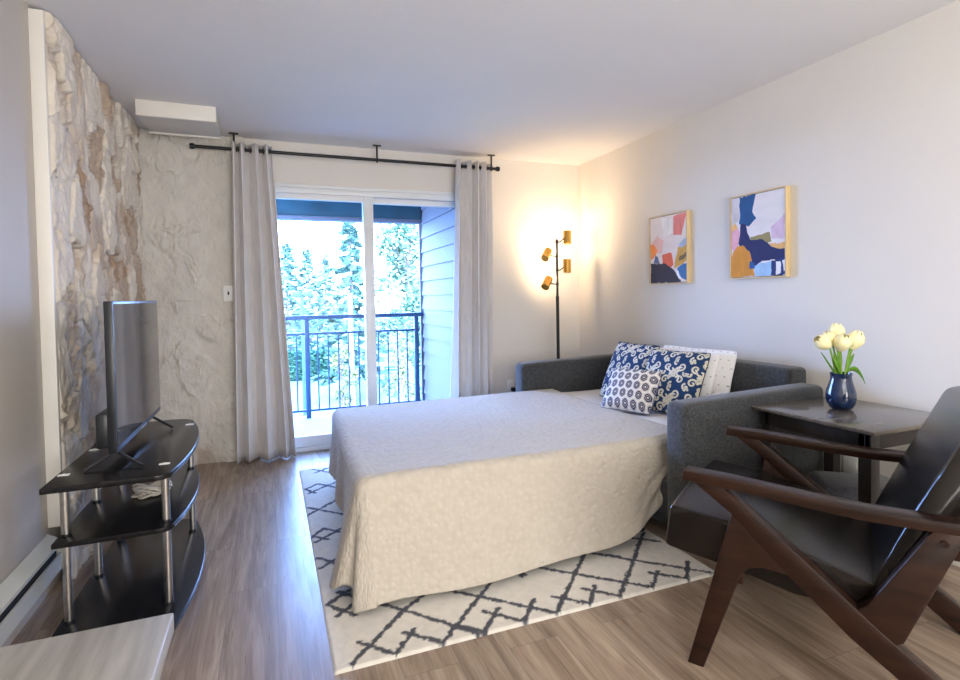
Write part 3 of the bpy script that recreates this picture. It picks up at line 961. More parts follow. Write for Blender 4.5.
SX0, SX1 = 1.745, 2.685
rbox('armrest', SX0, SX1 - .01, 1.935, 2.082, .055, .700, .035, M['tweed'], sf)
rbox('armrest', SX0 + .015, SX1 - .01, 3.618, 3.765, .055, .700, .035, M['tweed'], sf)
rbox('backrest', 2.555, SX1 + .02, 2.055, 3.560, .16, .800, .03, M['tweed'], sf)
for o in [c for c in sf.children if c.name.startswith('armrest')]:
    for v_ in o.data.vertices:                 # the arm tops rise a little towards the back
        if v_.co.z > .4: v_.co.z += .022 * (v_.co.x + 2.22 - SX0) / .94
rbox('seat_base', SX0 + .04, 2.60, 2.086, 3.614, .07, .30, .02, M['tweed'], sf)
rbox('mattress', .480, 2.53, 2.290, 3.560, .335, .472, .045, M['mattress'], sf, 'thin white pull-out mattress')
bm = BM()
for yy in (2.27, 3.50): add_box(bm, .46, 2.50, yy, yy + .03, .30, .335)
for xx in (.46, 1.30): add_box(bm, xx, xx + .03, 2.27, 3.53, .30, .335)
obj('bed_frame', bm, M['black_metal'], sf)
for xx, yy in ((.55, 2.29), (.55, 3.50), (1.32, 2.29), (1.32, 3.50)):
    bm = BM(); add_cyl(bm, (xx, yy, .0125), (xx, yy, .31), .014, 10); obj('leg', bm, M['black_metal'], sf, label='metal folding leg')
for xx in (1.80, 2.60):
    for yy in (1.97, 3.74):
        bm = BM(); add_tube(bm, [(xx, yy + .02, .0), (xx, yy + .02, .06)], .02, 10, radii=[.015, .022]); obj('leg', bm, M['black_metal'], sf)

# sheet
n, mm = 60, 60
u, v = np.meshgrid(np.linspace(1.45, 2.52, n), np.linspace(2.255, 3.600, mm), indexing='ij')
zz = .474 + .010 * fbm(u * 4, v * 4, 4, 3) + .004 * np.sin(v * 16 + 2 * np.sin(u * 5)) * sstep(1.9, 2.2, u)
e = np.minimum(v - 2.255, 3.600 - v)
zz = zz - .03 * (1 - sstep(0, .03, e))
bm = grid_bm(np.stack([u, v, zz], -1))
sh = single('bed_sheet', bm, M['sheet'], 'white cotton sheet showing between the bedspread and the pillows', 'bed sheet', (2.0, 2.88, .47), angle=180)

# bedspread: a flat cloth folded over the mattress
XE, YN, YFAR, ZT = .415, 2.165, 3.595, .492
LF, LN, LFAR = .395, .500, .40
nu, nv = 200, 230
uu, vv = np.meshgrid(np.linspace(0, 1, nu), np.linspace(0, 1, nv), indexing='ij')
xh = 1.965
XE_ = XE
v0 = YN - LN; v1 = YFAR + LFAR
V = v0 + (v1 - v0) * vv
XE = .345 + .062 * np.clip((V - 2.19) / 1.4, 0, 1)        # the foot edge is not quite square
U = XE - LF + (xh + .01 * np.sin(V * 9) - XE + LF) * uu
dx = np.maximum(0, XE - U)
YN0 = YN
YN = YN + .045 * np.clip((U - .34) / 1.4, 0, 1)
dyn = np.maximum(0, YN - V); dyf = np.maximum(0, V - YFAR)
# the near hem is drawn up where the cloth meets the sofa arm
lift = 1 - .08 * sstep(.75, 1.45, U) - .30 * sstep(1.35, 1.90, U)
dyn = dyn * lift
dy = np.where(dyn > 0, dyn, dyf); sy = np.where(dyf > 0, 1.0, -1.0)
r = np.hypot(dx, dy)
ang = np.arctan2(dy, dx)
kcap = .43                                                # the longest drop reaches the rug
r = np.where(r > kcap, kcap + .07 * np.tanh((r - kcap) / .07), r)
# the foot hem drops to the rug next to the near corner
r = r * (1 + .24 * np.exp(-((V - 2.27) / .16) ** 2) * (dx > 0) * np.cos(ang) ** 2)
ang = np.arctan2(dy, dx)
corner = np.sin(2 * ang) ** 2 * (dx > 0) * (dy > 0)
rb = .045
arc = rb * PI / 2
side = np.where(dx > 0, 0, 1)
tuck = sstep(1.55, 1.80, U)
fy = .23 + .02 * np.sin(U * 7)                                     # flare of the near side
fx = .03 + .03 * np.sin(V * 11 + 1) + .22 * np.exp(-((V - 2.22) / .20) ** 2)   # flare of the foot side
flare = np.where(dx > 0, fx * np.cos(ang) ** 2 + fy * np.sin(ang) ** 2, fy)
flare = np.where(dyf > 0, .06, flare)
flare = flare * (1 - tuck * .75)
out = np.where(r < arc, rb * np.sin(np.minimum(r, arc) / rb), rb + flare * (r - arc)) * np.where(sy > 0, .8, 1) * (1 - .10 * tuck * (dy > 0))
dn = np.where(r < arc, rb * (1 - np.cos(np.minimum(r, arc) / rb)), rb + np.sqrt(1 - np.minimum(flare, .9) ** 2) * (r - arc))
# folds
fold = sstep(.08, .42, r)
out = out + fold * (.018 * np.sin(U * 8.5 + 1.5 * np.sin(U * 2.1)) * side * (1 - tuck) + .012 * np.sin(V * 13) * (1 - side) * (1 - corner) + corner * (.012 * np.sin(ang * 7.0 + .6)))
zmin = .020
z = ZT - dn
ex = np.maximum(0, zmin - z)
z = np.maximum(z, zmin) + .006 * np.minimum(1, ex * 15) * (1 + np.sin(U * 24 + V * 19))
out = out + ex * .45
cx = np.maximum(U, XE); cy = np.clip(V, YN, YFAR)
X = cx - out * np.cos(ang) * (dx > 0)
Y = cy + sy * out * np.where(dx > 0, np.sin(ang), 1) * (dy > 0)
top = (r <= 0)
z = z + (.010 * (fbm(U * 3, V * 3, 31, 3) - .5) + .004 * np.sin(V * 6 + U * 3)) * (1 - sstep(0, .1, r))
# creases where the side is pulled up at the arm
z = z + 0 * r
Y = Y + tuck * sstep(.1, .3, r) * (dyn > 0) * .008 * np.sin((U * 1.0 + (ZT - z) * 1.2) * 55)
bm = grid_bm(np.stack([X, Y, z], -1))
bs = single('bedspread', bm, M['quilt'], 'cream textured matelasse bedspread draped over the pull-out bed to the rug', 'bedspread', (1.1, 2.88, .49), angle=180)
uvl = bs.data.uv_layers.new(name='UVMap')
li = np.empty(len(bs.data.loops), dtype=np.int32); bs.data.loops.foreach_get('vertex_index', li)
uvf = np.stack([U.ravel()[li], V.ravel()[li]], -1).astype(np.float32); uvl.data.foreach_set('uv', uvf.ravel())
md = bs.modifiers.new('thick', 'SOLIDIFY'); md.thickness = .007; md.offset = 1


def turn(o, piv, a):
    """turn a thing about an upright axis through piv"""
    p = Vector(piv); q = Matrix.Rotation(a, 4, 'Z') @ (Vector((o.location.x, o.location.y, 0)) - p) + p
    o.location = (q.x, q.y, o.location.z); o.rotation_euler = (0, 0, o.rotation_euler.z + a)


turn(sf, (1.76, 2.08, 0), .015)



# ================================================================== PILLOWS
def pillow(name, label, center, normal_deg, lean_deg, w, h, t, pattern, mat, seed, grp, n=150, piping=None, roll=0.0):
    """cushion; faces the direction normal_deg (azimuth), leaning back by lean_deg"""
    us, vs = np.meshgrid(np.linspace(-1, 1, n), np.linspace(-1, 1, n), indexing='ij')
    a = math.radians(normal_deg)
    nrm = Vector((math.cos(a), math.sin(a), 0)); right = Vector((-math.sin(a), math.cos(a), 0))
    Rl = Matrix.Rotation(-math.radians(lean_deg), 3, right)
    nrm = Rl @ nrm
    if nrm.z < 0:
        Rl = Matrix.Rotation(math.radians(lean_deg), 3, right); nrm = Rl @ Vector((math.cos(a), math.sin(a), 0))
    up = nrm.cross(right).normalized()
    if up.z < 0: up = -up
    if roll:
        q = Matrix.Rotation(math.radians(roll), 3, nrm); right = q @ right; up = q @ up
    R = np.array([right, up, nrm]).T
    thing_o = thing(name, label, 'pillow', center, 0, grp)
    faces = []
    for sgn in (1, -1):
        px = us * (1 - .055 * (1 - vs ** 2)) * w / 2
        pz = vs * (1 - .055 * (1 - us ** 2)) * h / 2
        cr_ = 1 - .05 * (np.abs(us) * np.abs(vs)) ** 4
        px = px * cr_; pz = pz * cr_
        prof = np.clip((1 - np.abs(us) ** 2.6) * (1 - np.abs(vs) ** 2.6), 0, 1) ** .52
        th = sgn * t / 2 * prof * (1 + .10 * (fbm(us * 1.5 + 3, vs * 1.5, seed, 3) - .5)) + .006 * (fbm(us * 6, vs * 6, seed + 5, 2) - .5) * prof
        L = np.stack([px, pz, th], -1) @ R.T + np.array(center)
        bm = grid_bm(L)
        o = obj('pillow_front' if sgn > 0 else 'pillow_back', bm, mat, thing_o, angle=180)
        if pattern is not None:
            paint(o, pattern((us + 1) / 2 * w, (vs + 1) / 2 * h).reshape(-1, 3))
    pts = []
    for k in range(120):
        tt = k / 120 * 4; s_ = int(tt); f = tt - s_
        q = [(-1 + 2 * f, -1), (1, -1 + 2 * f), (1 - 2 * f, 1), (-1, 1 - 2 * f)][s_]
        pxx = q[0] * (1 - .055 * (1 - q[1] ** 2)) * w / 2; pzz = q[1] * (1 - .055 * (1 - q[0] ** 2)) * h / 2
        k_ = 1 - .05 * (abs(q[0]) * abs(q[1])) ** 4
        pts.append(Vector(center) + right * pxx * k_ + up * pzz * k_)
    bm = BM(); add_tube(bm, pts + [pts[0]], .0035, 6); obj('seam', bm, piping or mat, thing_o)
    return thing_o


def medallion(x, y):
    cw, ch = .054, .062
    row = np.floor(y / ch)
    xx = x + (row % 2) * cw / 2
    fx = (xx / cw) % 1 - .5; fy = (y / ch) % 1 - .5
    d = np.sqrt((fx * 1.18) ** 2 + (fy * 1.0) ** 2)
    d = d * (1 + .04 * np.cos(6 * np.arctan2(fy, fx)))
    white = np.array(lin(236, 233, 230)); navy = np.array(lin(62, 62, 92)); grey = np.array(lin(120, 118, 140))
    m1 = sstep(.08, .12, d) * (1 - sstep(.40, .44, d))
    ring = (1 - sstep(.012, .03, np.abs(d - .25))) * .75
    thin = 1 - sstep(.012, .028, np.abs(d - .49))
    c = white * np.ones(x.shape + (1,))
    c = c * (1 - m1[..., None]) + navy * m1[..., None]
    c = c * (1 - ring[..., None]) + white * ring[..., None]
    c = c * (1 - .75 * thin[..., None]) + grey * .75 * thin[..., None]
    return c


_SCR = {}


def damask(seed):
    rnd = random.Random(seed)
    P = 0.215                       # repeat
    curves = []

    def spiral(cx, cy, r0, a0, turns, hand, w):
        pts = []
        for k in range(22):
            f = k / 21
            r = r0 * (1 - .82 * f); a = a0 + hand * turns * 2 * PI * f
            pts.append((cx + r * math.cos(a), cy + r * math.sin(a), w * (1 - .35 * f)))
        curves.append(pts)
    base = [(.05, .05, .034, .3, 1.15, 1), (.165, .06, .032, 2.6, 1.1, -1), (.05, .16, .030, -1.2, 1.1, -1), (.16, .165, .034, 4.0, 1.2, 1),
            (.107, .012, .020, 1.5, .8, 1), (.107, .205, .022, -1.6, .8, -1), (.012, .108, .020, .4, .8, -1), (.205, .11, .020, 2.8, .8, 1),
            (.012, .012, .026, 2.0, 1.0, 1), (.090, .075, .020, 4.2, .9, -1), (.125, .140, .020, 1.0, .9, -1), (.012, .205, .018, .2, .8, 1)]
    for b in base: spiral(*b, .0078)
    # leafy arcs joining the scrolls and a flower in the middle
    for a0, a1, cx, cy, R in ((.2, 2.2, .107, .055, .055), (3.4, 5.6, .107, .16, .052), (1.8, 3.8, .155, .11, .05), (-1.2, .9, .06, .108, .05)):
        curves.append([(cx + R * math.cos(a0 + (a1 - a0) * k / 12), cy + R * math.sin(a0 + (a1 - a0) * k / 12), .0062) for k in range(13)])
    for k in range(7):
        a = 2 * PI * k / 7
        curves.append([(.107 + q * math.cos(a), .107 + q * math.sin(a),   .0088 - .00012 * j) for j, q in enumerate((.008, .014, .020, .026))])

    def f(x, y):
        x = x + .013 * seed; y = y + .017 * seed
        x = x * 1.22; y = y * 1.22
        mx = x % P; my = y % P
        best = np.full(x.shape, 9.0)
        for c in curves:
            for (cx, cy, w) in c:
                ddx = np.abs(mx - cx); ddx = np.minimum(ddx, P - ddx)
                ddy = np.abs(my - cy); ddy = np.minimum(ddy, P - ddy)
                best = np.minimum(best, np.hypot(ddx, ddy) - w)
        m = 1 - sstep(-.0012, .0012, best)
        vein = (1 - sstep(.0004, .0012, np.abs(best + .0052))) * .55
        navy = np.array(lin(14, 54, 98)); cream = np.array(lin(226, 222, 204)); dk = np.array(lin(30, 40, 62))
        tone = (.85 + .3 * fbm(x * 30, y * 30, 3, 2))[..., None]
        c = navy * (1 - m[..., None]) + cream * m[..., None]
        c = c * (1 - vein[..., None]) + dk * vein[..., None]
        return c * tone
    return f


def dots(x, y):
    s = .052
    row = np.floor(y / s)
    fx = ((x + (row % 2) * s / 2) / s) % 1 - .5; fy = (y / s) % 1 - .5
    d = np.hypot(fx, fy)
    m = (1 - sstep(.055, .085, d))[..., None]
    return np.array(lin(240, 239, 238)) * (1 - m) + np.array(lin(92, 98, 120)) * m


pm = vcol('printed cotton', .85, .15, 500, .001)
navy_pipe = plain('dark navy piping', lin(24, 30, 46), .8)
white_pipe = plain('white piping', lin(228, 226, 226), .8)
pillow('bed_pillow', 'white pillow with small dots, rearmost against the sofa back', (2.480, 2.690, .672), 187, 16, .58, .40, .085, dots, pm, 4, 'dotted bed pillows', 110, white_pipe)
pillow('bed_pillow', 'white pillow with small dots, just behind the right damask pillow', (2.392, 2.735, .668), 189, 18, .56, .39, .085, dots, pm, 9, 'dotted bed pillows', 110, white_pipe)
pillow('throw_pillow', 'navy and cream damask pillow on the right, leaning on the dotted pillows', (2.272, 2.640, .672), 196, 28, .42, .42, .13, damask(1), pm, 6, 'damask throw pillows', 210, navy_pipe)
pillow('throw_pillow', 'navy and cream damask pillow on the left, half behind the small printed pillow', (2.262, 3.050, .680), 184, 26, .42, .43, .13, damask(4), pm, 12, 'damask throw pillows', 210, navy_pipe)
pillow('lumbar_pillow', 'small white pillow with navy oval medallions in front of the damask pillows', (2.085, 2.785, .612), 204, 36, .345, .30, .15, medallion, pm, 15, None, 210, plain('lavender piping', lin(120, 118, 146), .8))

# ================================================================== FLOOR LAMP
LX, LY = 2.392, 4.240
fl = thing('floor_lamp', 'slim black floor lamp with four brass cylinder heads in the corner behind the sofa', 'floor lamp', (LX, LY, 0))
bm = BM(); add_lathe(bm, [(0, 0), (.135, 0), (.138, .004), (.138, .016), (.130, .022), (.02, .026), (.016, .04), (0, .04)], (LX, LY, 0), seg=36); obj('base', bm, M['black_metal'], fl)
bm = BM(); add_tube(bm, [(LX, LY, .03), (LX, LY, 1.20), (LX, LY, 1.201), (LX, LY, 1.705)], .01, 14, radii=[.0145, .0145, .0105, .0105]); obj('pole', bm, M['black_metal'], fl)
heads = [((2.500, 4.240, 1.665), (0.06, 0.10, 1.0), 1.682),
         ((2.245, 4.195, 1.530), (0.75, 0.65, 0.80), 1.555),
         ((2.495, 4.240, 1.410), (0.06, 0.10, 1.0), 1.432),
         ((2.245, 4.195, 1.280), (0.75, 0.65, 0.80), 1.308)]
for k, (p, ax, zs) in enumerate(heads):
    d = Vector(ax).normalized(); p = Vector(p)
    R = .036; L = .118
    bm = BM()
    add_lathe(bm, [(0, 0), (R - .004, 0), (R, .004), (R, L), (R - .003, L), (R - .003, .012), (0, .012)], p, d, 26)
    s = obj('lamp_head', bm, M['brass'], fl, label='brass cylinder lamp head')
    bm = BM(); q = p + d * .05
    side = 1 if p.x > LX else -1
    e = q + Vector((-side * R * .95, 0, 0))
    add_tube(bm, [(LX, LY, zs), (LX + side * .03, LY, zs), (e.x, e.y, e.z)], .0052, 8); add_cyl(bm, (LX, LY, zs - .012), (LX, LY, zs + .012), .0135, 12)
    obj('arm', bm, M['black_metal'], s)
    bm = BM(); add_lathe(bm, [(0, .03), (.012, .03), (.020, .055), (.022, .075), (.016, .093), (0, .100)], p, d, 16); obj('bulb', bm, M['bulb'], s)

# ================================================================== PICTURES
def poly_mask(px, py, poly):
    inside = np.zeros(px.shape, bool)
    n = len(poly)
    for i in range(n):
        x1, y1 = poly[i]; x2, y2 = poly[(i + 1) % n]
        c = ((y1 > py) != (y2 > py)) & (px < (x2 - x1) * (py - y1) / ((y2 - y1) if y2 != y1 else 1e-9) + x1)
        inside ^= c
    return inside


def picture(label, yn, yf, z0, z1, base, shapes, seed):
    """hangs on the right wall; u runs left to right as seen (far to near), v upward"""
    xf = XR - .040
    t = thing('framed_painting', label, 'painting', (XR, (yn + yf) / 2, z0), 0, 'paintings on the right wall')
    w = .007
    bm = BM()
    add_box(bm, xf, XR - .001, yn, yn + w, z0, z1, .001); add_box(bm, xf, XR - .001, yf - w, yf, z0, z1, .001)
    add_box(bm, xf, XR - .001, yn + w, yf - w, z0, z0 + w, .001); add_box(bm, xf, XR - .001, yn + w, yf - w, z1 - w, z1, .001)
    obj('frame', bm, M['frame'], t)
    n, m = 200, 250
    a, b = np.meshgrid(np.linspace(0, 1, n), np.linspace(0, 1, m), indexing='ij')
    aw = a + .020 * (fbm(a * 9, b * 9, seed, 3) - .5) * 2; bw = b + .020 * (fbm(a * 9, b * 9, seed + 4, 3) - .5) * 2
    c = np.array(lin(base)) * np.ones(a.shape + (1,))
    br = fbm(a * 5, b * 22, seed + 9, 4)
    c = c * (.93 + .14 * br[..., None])
    for col, poly in shapes:
        mk = poly_mask(aw, bw, poly)[..., None]
        tn = (.84 + .32 * fbm(a * 14 + len(poly), b * 8, seed + 2, 4))[..., None]
        c = np.where(mk, np.array(lin(col)) * tn, c)
    P = np.stack([np.full_like(a, xf + .006), yf - w - .003 - a * (yf - yn - 2 * w - .006), z0 + w + .003 + b * (z1 - z0 - 2 * w - .006)], -1)
    bm = grid_bm(P)
    o = obj('canvas', bm, vcol('painted canvas', .7, .25, 300, .001), t, angle=180)
    paint(o, c.reshape(-1, 3))
    bm = BM(); add_box(bm, xf + .008, XR - .004, yn + w, yf - w, z0 + w, z1 - w); obj('backing', bm, M['dark_slot'], t)
    return t


picture('smaller-looking framed abstract painting on the left, pink and charcoal, nearer the lamp', 3.008, 3.413, 1.280, 1.790, (226, 214, 208), [
    ((226, 182, 172), [(.0, .60), (.20, .72), (.38, .62), (.34, .46), (.10, .44), (0, .50)]),
    ((222, 130, 120), [(.66, .98), (1, 1), (.93, .82), (.86, .66), (.64, .70)]),
    ((232, 226, 222), [(.30, .98), (.62, .96), (.62, .74), (.40, .66)]),
    ((170, 182, 204), [(.84, .58), (1, .64), (1, .50), (.80, .50)]),
    ((236, 138, 66), [(0, .60), (.10, .60), (.20, .50), (.16, .42), (.04, .36), (0, .38)]),
    ((226, 108, 78), [(.34, .42), (.60, .44), (.66, .26), (.50, .20), (.34, .26)]),
    ((204, 158, 74), [(.78, .50), (1, .52), (1, .30), (.84, .24), (.66, .20)]),
    ((120, 98, 60), [(.82, .38), (1, .42), (1, .36), (.80, .30)]),
    ((60, 112, 168), [(.74, .20), (.90, .26), (1, .26), (1, .02), (.80, .06)]),
    ((236, 236, 238), [(.72, .16), (.78, .16), (.86, .04), (.80, .04)]),
    ((44, 42, 60), [(0, .30), (.20, .29), (.40, .30), (.60, .22), (.78, .08), (.86, 0), (0, 0)]),
    ((92, 104, 136), [(.10, .30), (.15, .42), (.22, .40), (.26, .29)])], 3)
picture('larger-looking framed abstract painting on the right, navy and ochre', 2.230, 2.633, 1.293, 1.808, (226, 222, 226), [
    ((206, 202, 208), [(0, 1), (.16, 1), (.16, .70), (.0, .66)]),
    ((28, 82, 138), [(.17, 1.0), (.48, 1.0), (.42, .80), (.48, .70), (.36, .62), (.17, .66)]),
    ((226, 172, 190), [(0, .62), (.12, .66), (.18, .54), (.14, .40), (.05, .32), (0, .40)]),
    ((236, 190, 120), [(0, .66), (.10, .68), (.14, .62), (.02, .58)]),
    ((214, 190, 214), [(.76, .58), (.92, .66), (1, .72), (1, .42), (.78, .44)]),
    ((150, 138, 92), [(.38, .48), (.62, .50), (.74, .52), (.78, .40), (.56, .38), (.38, .44)]),
    ((222, 176, 112), [(.72, .38), (1, .38), (1, .30), (.74, .32)]),
    ((28, 36, 92), [(.14, .42), (.20, .66), (.30, .64), (.38, .44), (.60, .44), (.78, .34), (1, .30), (1, .14), (.80, .20), (.60, .18), (.44, .12), (.30, .24), (.20, .36)]),
    ((210, 142, 46), [(0, .26), (.10, .38), (.22, .40), (.36, .32), (.42, .18), (.46, .02), (.46, 0), (0, 0)]),
    ((40, 92, 156), [(.36, .20), (.46, .18), (.46, .10), (.36, .10)]),
    ((160, 196, 232), [(.46, .14), (.76, .18), (.76, .0), (.46, .0)]),
    ((28, 48, 110), [(.76, .18), (1, .20), (1, .0), (.76, .0)]),
    ((228, 228, 234), [(.84, .16), (.92, .16), (.92, .04), (.84, .02)]),
    ((228, 228, 234), [(.95, .16), (1, .17), (1, .05), (.97, .04)])], 8)

# ================================================================== SIDE TABLE
tb = thing('side_table', 'dark side table with glossy grey brown top between sofa and armchair', 'side table', (2.42, 1.65, 0))
TZ = .668
bm = BM(); add_box(bm, 2.135, 2.705, 1.365, 1.930, TZ - .018, TZ, .006, 3); obj('tabletop', bm, M['tabletop'], tb)
bm = BM()
for a in ((2.165, 2.655, 1.40, 1.42), (2.165, 2.655, 1.86, 1.88), (2.165, 2.185, 1.42, 1.86), (2.635, 2.655, 1.42, 1.86)):
    add_box(bm, a[0], a[1], a[2], a[3], TZ - .085, TZ - .022, .002)
obj('apron', bm, M['espresso'], tb)
for x in (2.165, 2.590):
    for y in (1.395, 1.850):
        bm = BM(); add_box(bm, x, x + .052, y, y + .052, 0, TZ - .022, .003); obj('leg', bm, M['espresso'], tb)

# ottoman under the table
ot = thing('ottoman', 'low slate grey upholstered ottoman tucked under the side table', 'ottoman', (2.45, 1.64, 0), math.radians(-38))
bm = BM(); add_box(bm, -.17, .17, -.13, .13, .05, .355, .035, 4); obj('cushion', bm, M['tweed2'], ot, local=True, angle=60)
for sx in (-1, 1):
    for sy in (-1, 1):
        bm = BM(); add_cyl(bm, (sx * .13, sy * .09, 0), (sx * .13, sy * .09, .06), .016, 10); obj('leg', bm, M['espresso'], ot, local=True)

# vase
VX, VY = 2.430, 1.700
cg = NT('cobalt glazed ceramic'); cg.set(Roughness=0.08)
nz = cg.n('TexNoise', Scale=18.0, Detail=3.0); cg.l(cg.coords(), nz.inputs['Vector'])
cg.l(cg.ramp(nz.outputs['Fac'], [(0.35, (0.003, 0.012, 0.048)), (0.7, (0.008, 0.036, 0.115))]), cg.b.inputs['Base Color'])
cg.b.inputs['Coat Weight'].default_value = .6
bm = BM()
prof = [(0, .002), (.040, .002), (.050, .006), (.062, .026), (.0685, .052), (.066, .080), (.056, .110), (.048, .135), (.0465, .150), (.050, .164), (.047, .166), (.043, .152), (.044, .135), (.052, .108), (.061, .080), (.063, .052), (.055, .026), (.04, .012), (0, .012)]
add_lathe(bm, [(r_ * .90, h_) for r_, h_ in prof], (VX, VY, TZ), seg=40)
single('flower_vase', bm, cg.m, 'glossy cobalt blue ceramic vase on the side table', 'vase', (VX, VY, TZ), angle=50)

# tulips: right = across the view, back = away from it
M['petal'] = plain('pale yellow petals', lin(246, 236, 186), .55, var=.10, vscale=30, bs=.1, bscale=90)
M['petal'].node_tree.nodes['Principled BSDF'].inputs['Subsurface Weight'].default_value = 0.15
M['petal'].node_tree.nodes['Principled BSDF'].inputs['Subsurface Radius'].default_value = (0.02, 0.015, 0.005)
M['stem'] = plain('tulip stem green', lin(120, 160, 50), .5, var=.15, vscale=30)
M['blade'] = plain('tulip leaf green', lin(96, 148, 44), .45, var=.2, vscale=20)
vr = Vector((0.932, -0.362, 0)); vb = Vector((0.362, 0.932, 0))


def tulip(label, r, b, zt, tilt, size=1.0, leaf=None):
    size *= 1.06
    base = Vector((VX, VY, TZ + .06)) + vr * r * .10 + vb * b * .10
    neck = Vector((VX, VY, TZ + .160)) + vr * r * .30 + vb * b * .30
    lim = .034
    off = (neck - Vector((VX, VY, neck.z)))
    if off.length > lim: neck = Vector((VX, VY, neck.z)) + off.normalized() * lim
    head = Vector((VX, VY, TZ + zt)) + vr * r + vb * b
    d = (vr * tilt[0] + vb * tilt[1] + Vector((0, 0, tilt[2]))).normalized()
    t = thing('tulip', label, 'flower', (VX, VY, TZ + .06), 0, 'tulips in the blue vase')
    h0 = head - d * .030 * size
    bm = BM(); mid = (neck + h0) / 2 + Vector((0, 0, .012))
    add_tube(bm, [base, neck, mid, h0 - d * .006, h0 + d * .004], .0040, 8); obj('stem', bm, M['stem'], t)
    d_, u, v = frame_from(d)
    bm = BM()
    for ring, (np_, R, Hh, ph) in enumerate(((3, .0275, .072, 0), (3, .0300, .070, PI / 3))):
        for k in range(np_):
            a0 = ph + 2 * PI * k / 3
            nu_, nv_ = 9, 10
            rows = []
            for j in range(nv_ + 1):
                f = j / nv_
                rad = R * size * (math.sin(PI * (0.10 + .72 * f)) ** .75) * (1.0 if f < .6 else 1 - .32 * (f - .6) / .4)
                wid = (1.15 if f < .55 else 1.15 * max(.02, 1 - ((f - .55) / .45) ** 2.2))
                row = []
                for i in range(nu_ + 1):
                    g_ = -1 + 2 * i / nu_
                    a = a0 + g_ * wid
                    rr = rad * (1 + .04 * (1 - g_ * g_))
                    row.append(bm.verts.new(h0 + d * (Hh * size * (f - .06 * g_ * g_ * f)) + (u * math.cos(a) + v * math.sin(a)) * rr))
                rows.append(row)
            for j in range(nv_):
                for i in range(nu_):
                    bm.faces.new((rows[j][i], rows[j][i + 1], rows[j + 1][i + 1], rows[j + 1][i]))
    o = obj('bloom', bm, M['petal'], t, angle=180)
    if leaf:
        lr, lb, lz, droop = leaf
        p0 = neck + Vector((0, 0, .002)); p2 = Vector((VX, VY, TZ + lz)) + vr * lr + vb * lb
        p1 = (p0 + p2) / 2 + Vector((0, 0, droop))
        bm = BM(); prev = None
        side_ = (p2 - p0).cross(Vector((0, 0, 1))); side_ = side_.normalized() if side_.length > 1e-4 else vb
        side_ = (side_ * .55 + Vector((0, 0, .83))) if abs(lr) > .07 else (vr * .9 + vb * .3).normalized()
        for j in range(13):
            f = j / 12
            p = p0 * (1 - f) ** 2 + p1 * 2 * f * (1 - f) + p2 * f * f
            w = .0135 * math.sin(PI * (.12 + .88 * f)) ** .8 + .0003
            row = [bm.verts.new(p - side_ * w), bm.verts.new(p + Vector((0, 0, -.003)) + vb * .003), bm.verts.new(p + side_ * w)]
            if prev:
                for i in range(2): bm.faces.new((prev[i], prev[i + 1], row[i + 1], row[i]))
            prev = row
        lo = obj('leaf', bm, M['blade'], t, angle=180)
        s_ = lo.modifiers.new('thick', 'SOLIDIFY'); s_.thickness = .0012
    return t


tulip('leftmost pale yellow tulip, its bloom tipped to the left', -.088, -.010, .305, (-.85, -.1, .55), 1.05, (-.085, .01, .262, -.008))
tulip('pale yellow tulip second from the left, bloom upright', -.040, .015, .318, (-.30, .1, .95), 1.0, (-.020, .02, .27, .01))
tulip('pale yellow tulip at the front centre of the bunch', -.018, -.035, .304, (.10, -.35, .9), 1.1, (-.045, -.02, .235, .01))
tulip('highest pale yellow tulip at the back of the bunch', .002, .035, .348, (.10, .1, 1.0), 1.05, (.015, .03, .28, .01))
tulip('pale yellow tulip right of centre, the widest bloom', .046, -.020, .312, (.35, -.2, .9), 1.15, (.06, .0, .255, .01))
tulip('rightmost pale yellow tulip, half behind its neighbour, with the long drooping leaf', .086, .025, .318, (.50, .2, .85), 1.0, (.108, -.005, .115, .085))

# ================================================================== ARMCHAIR
AC = thing('armchair', 'mid-century armchair with dark walnut angled frame and dark brown leather cushions', 'armchair', (1.262, 1.358, 0), math.atan2(.545, .8384))
# local frame: x = from the near frame inward, y = -s (s runs from front to back), z up
MP = Matrix(((0, 0, 1, 0), (-1, 0, 0, 0), (0, 1, 0, 0), (0, 0, 0, 1)))       # (s, z, w) -> (w, -s, z)


def side(bm, poly, w0, w1, b=.004, seg=2): add_prism(bm, poly, w0, w1, b, seg, MP)


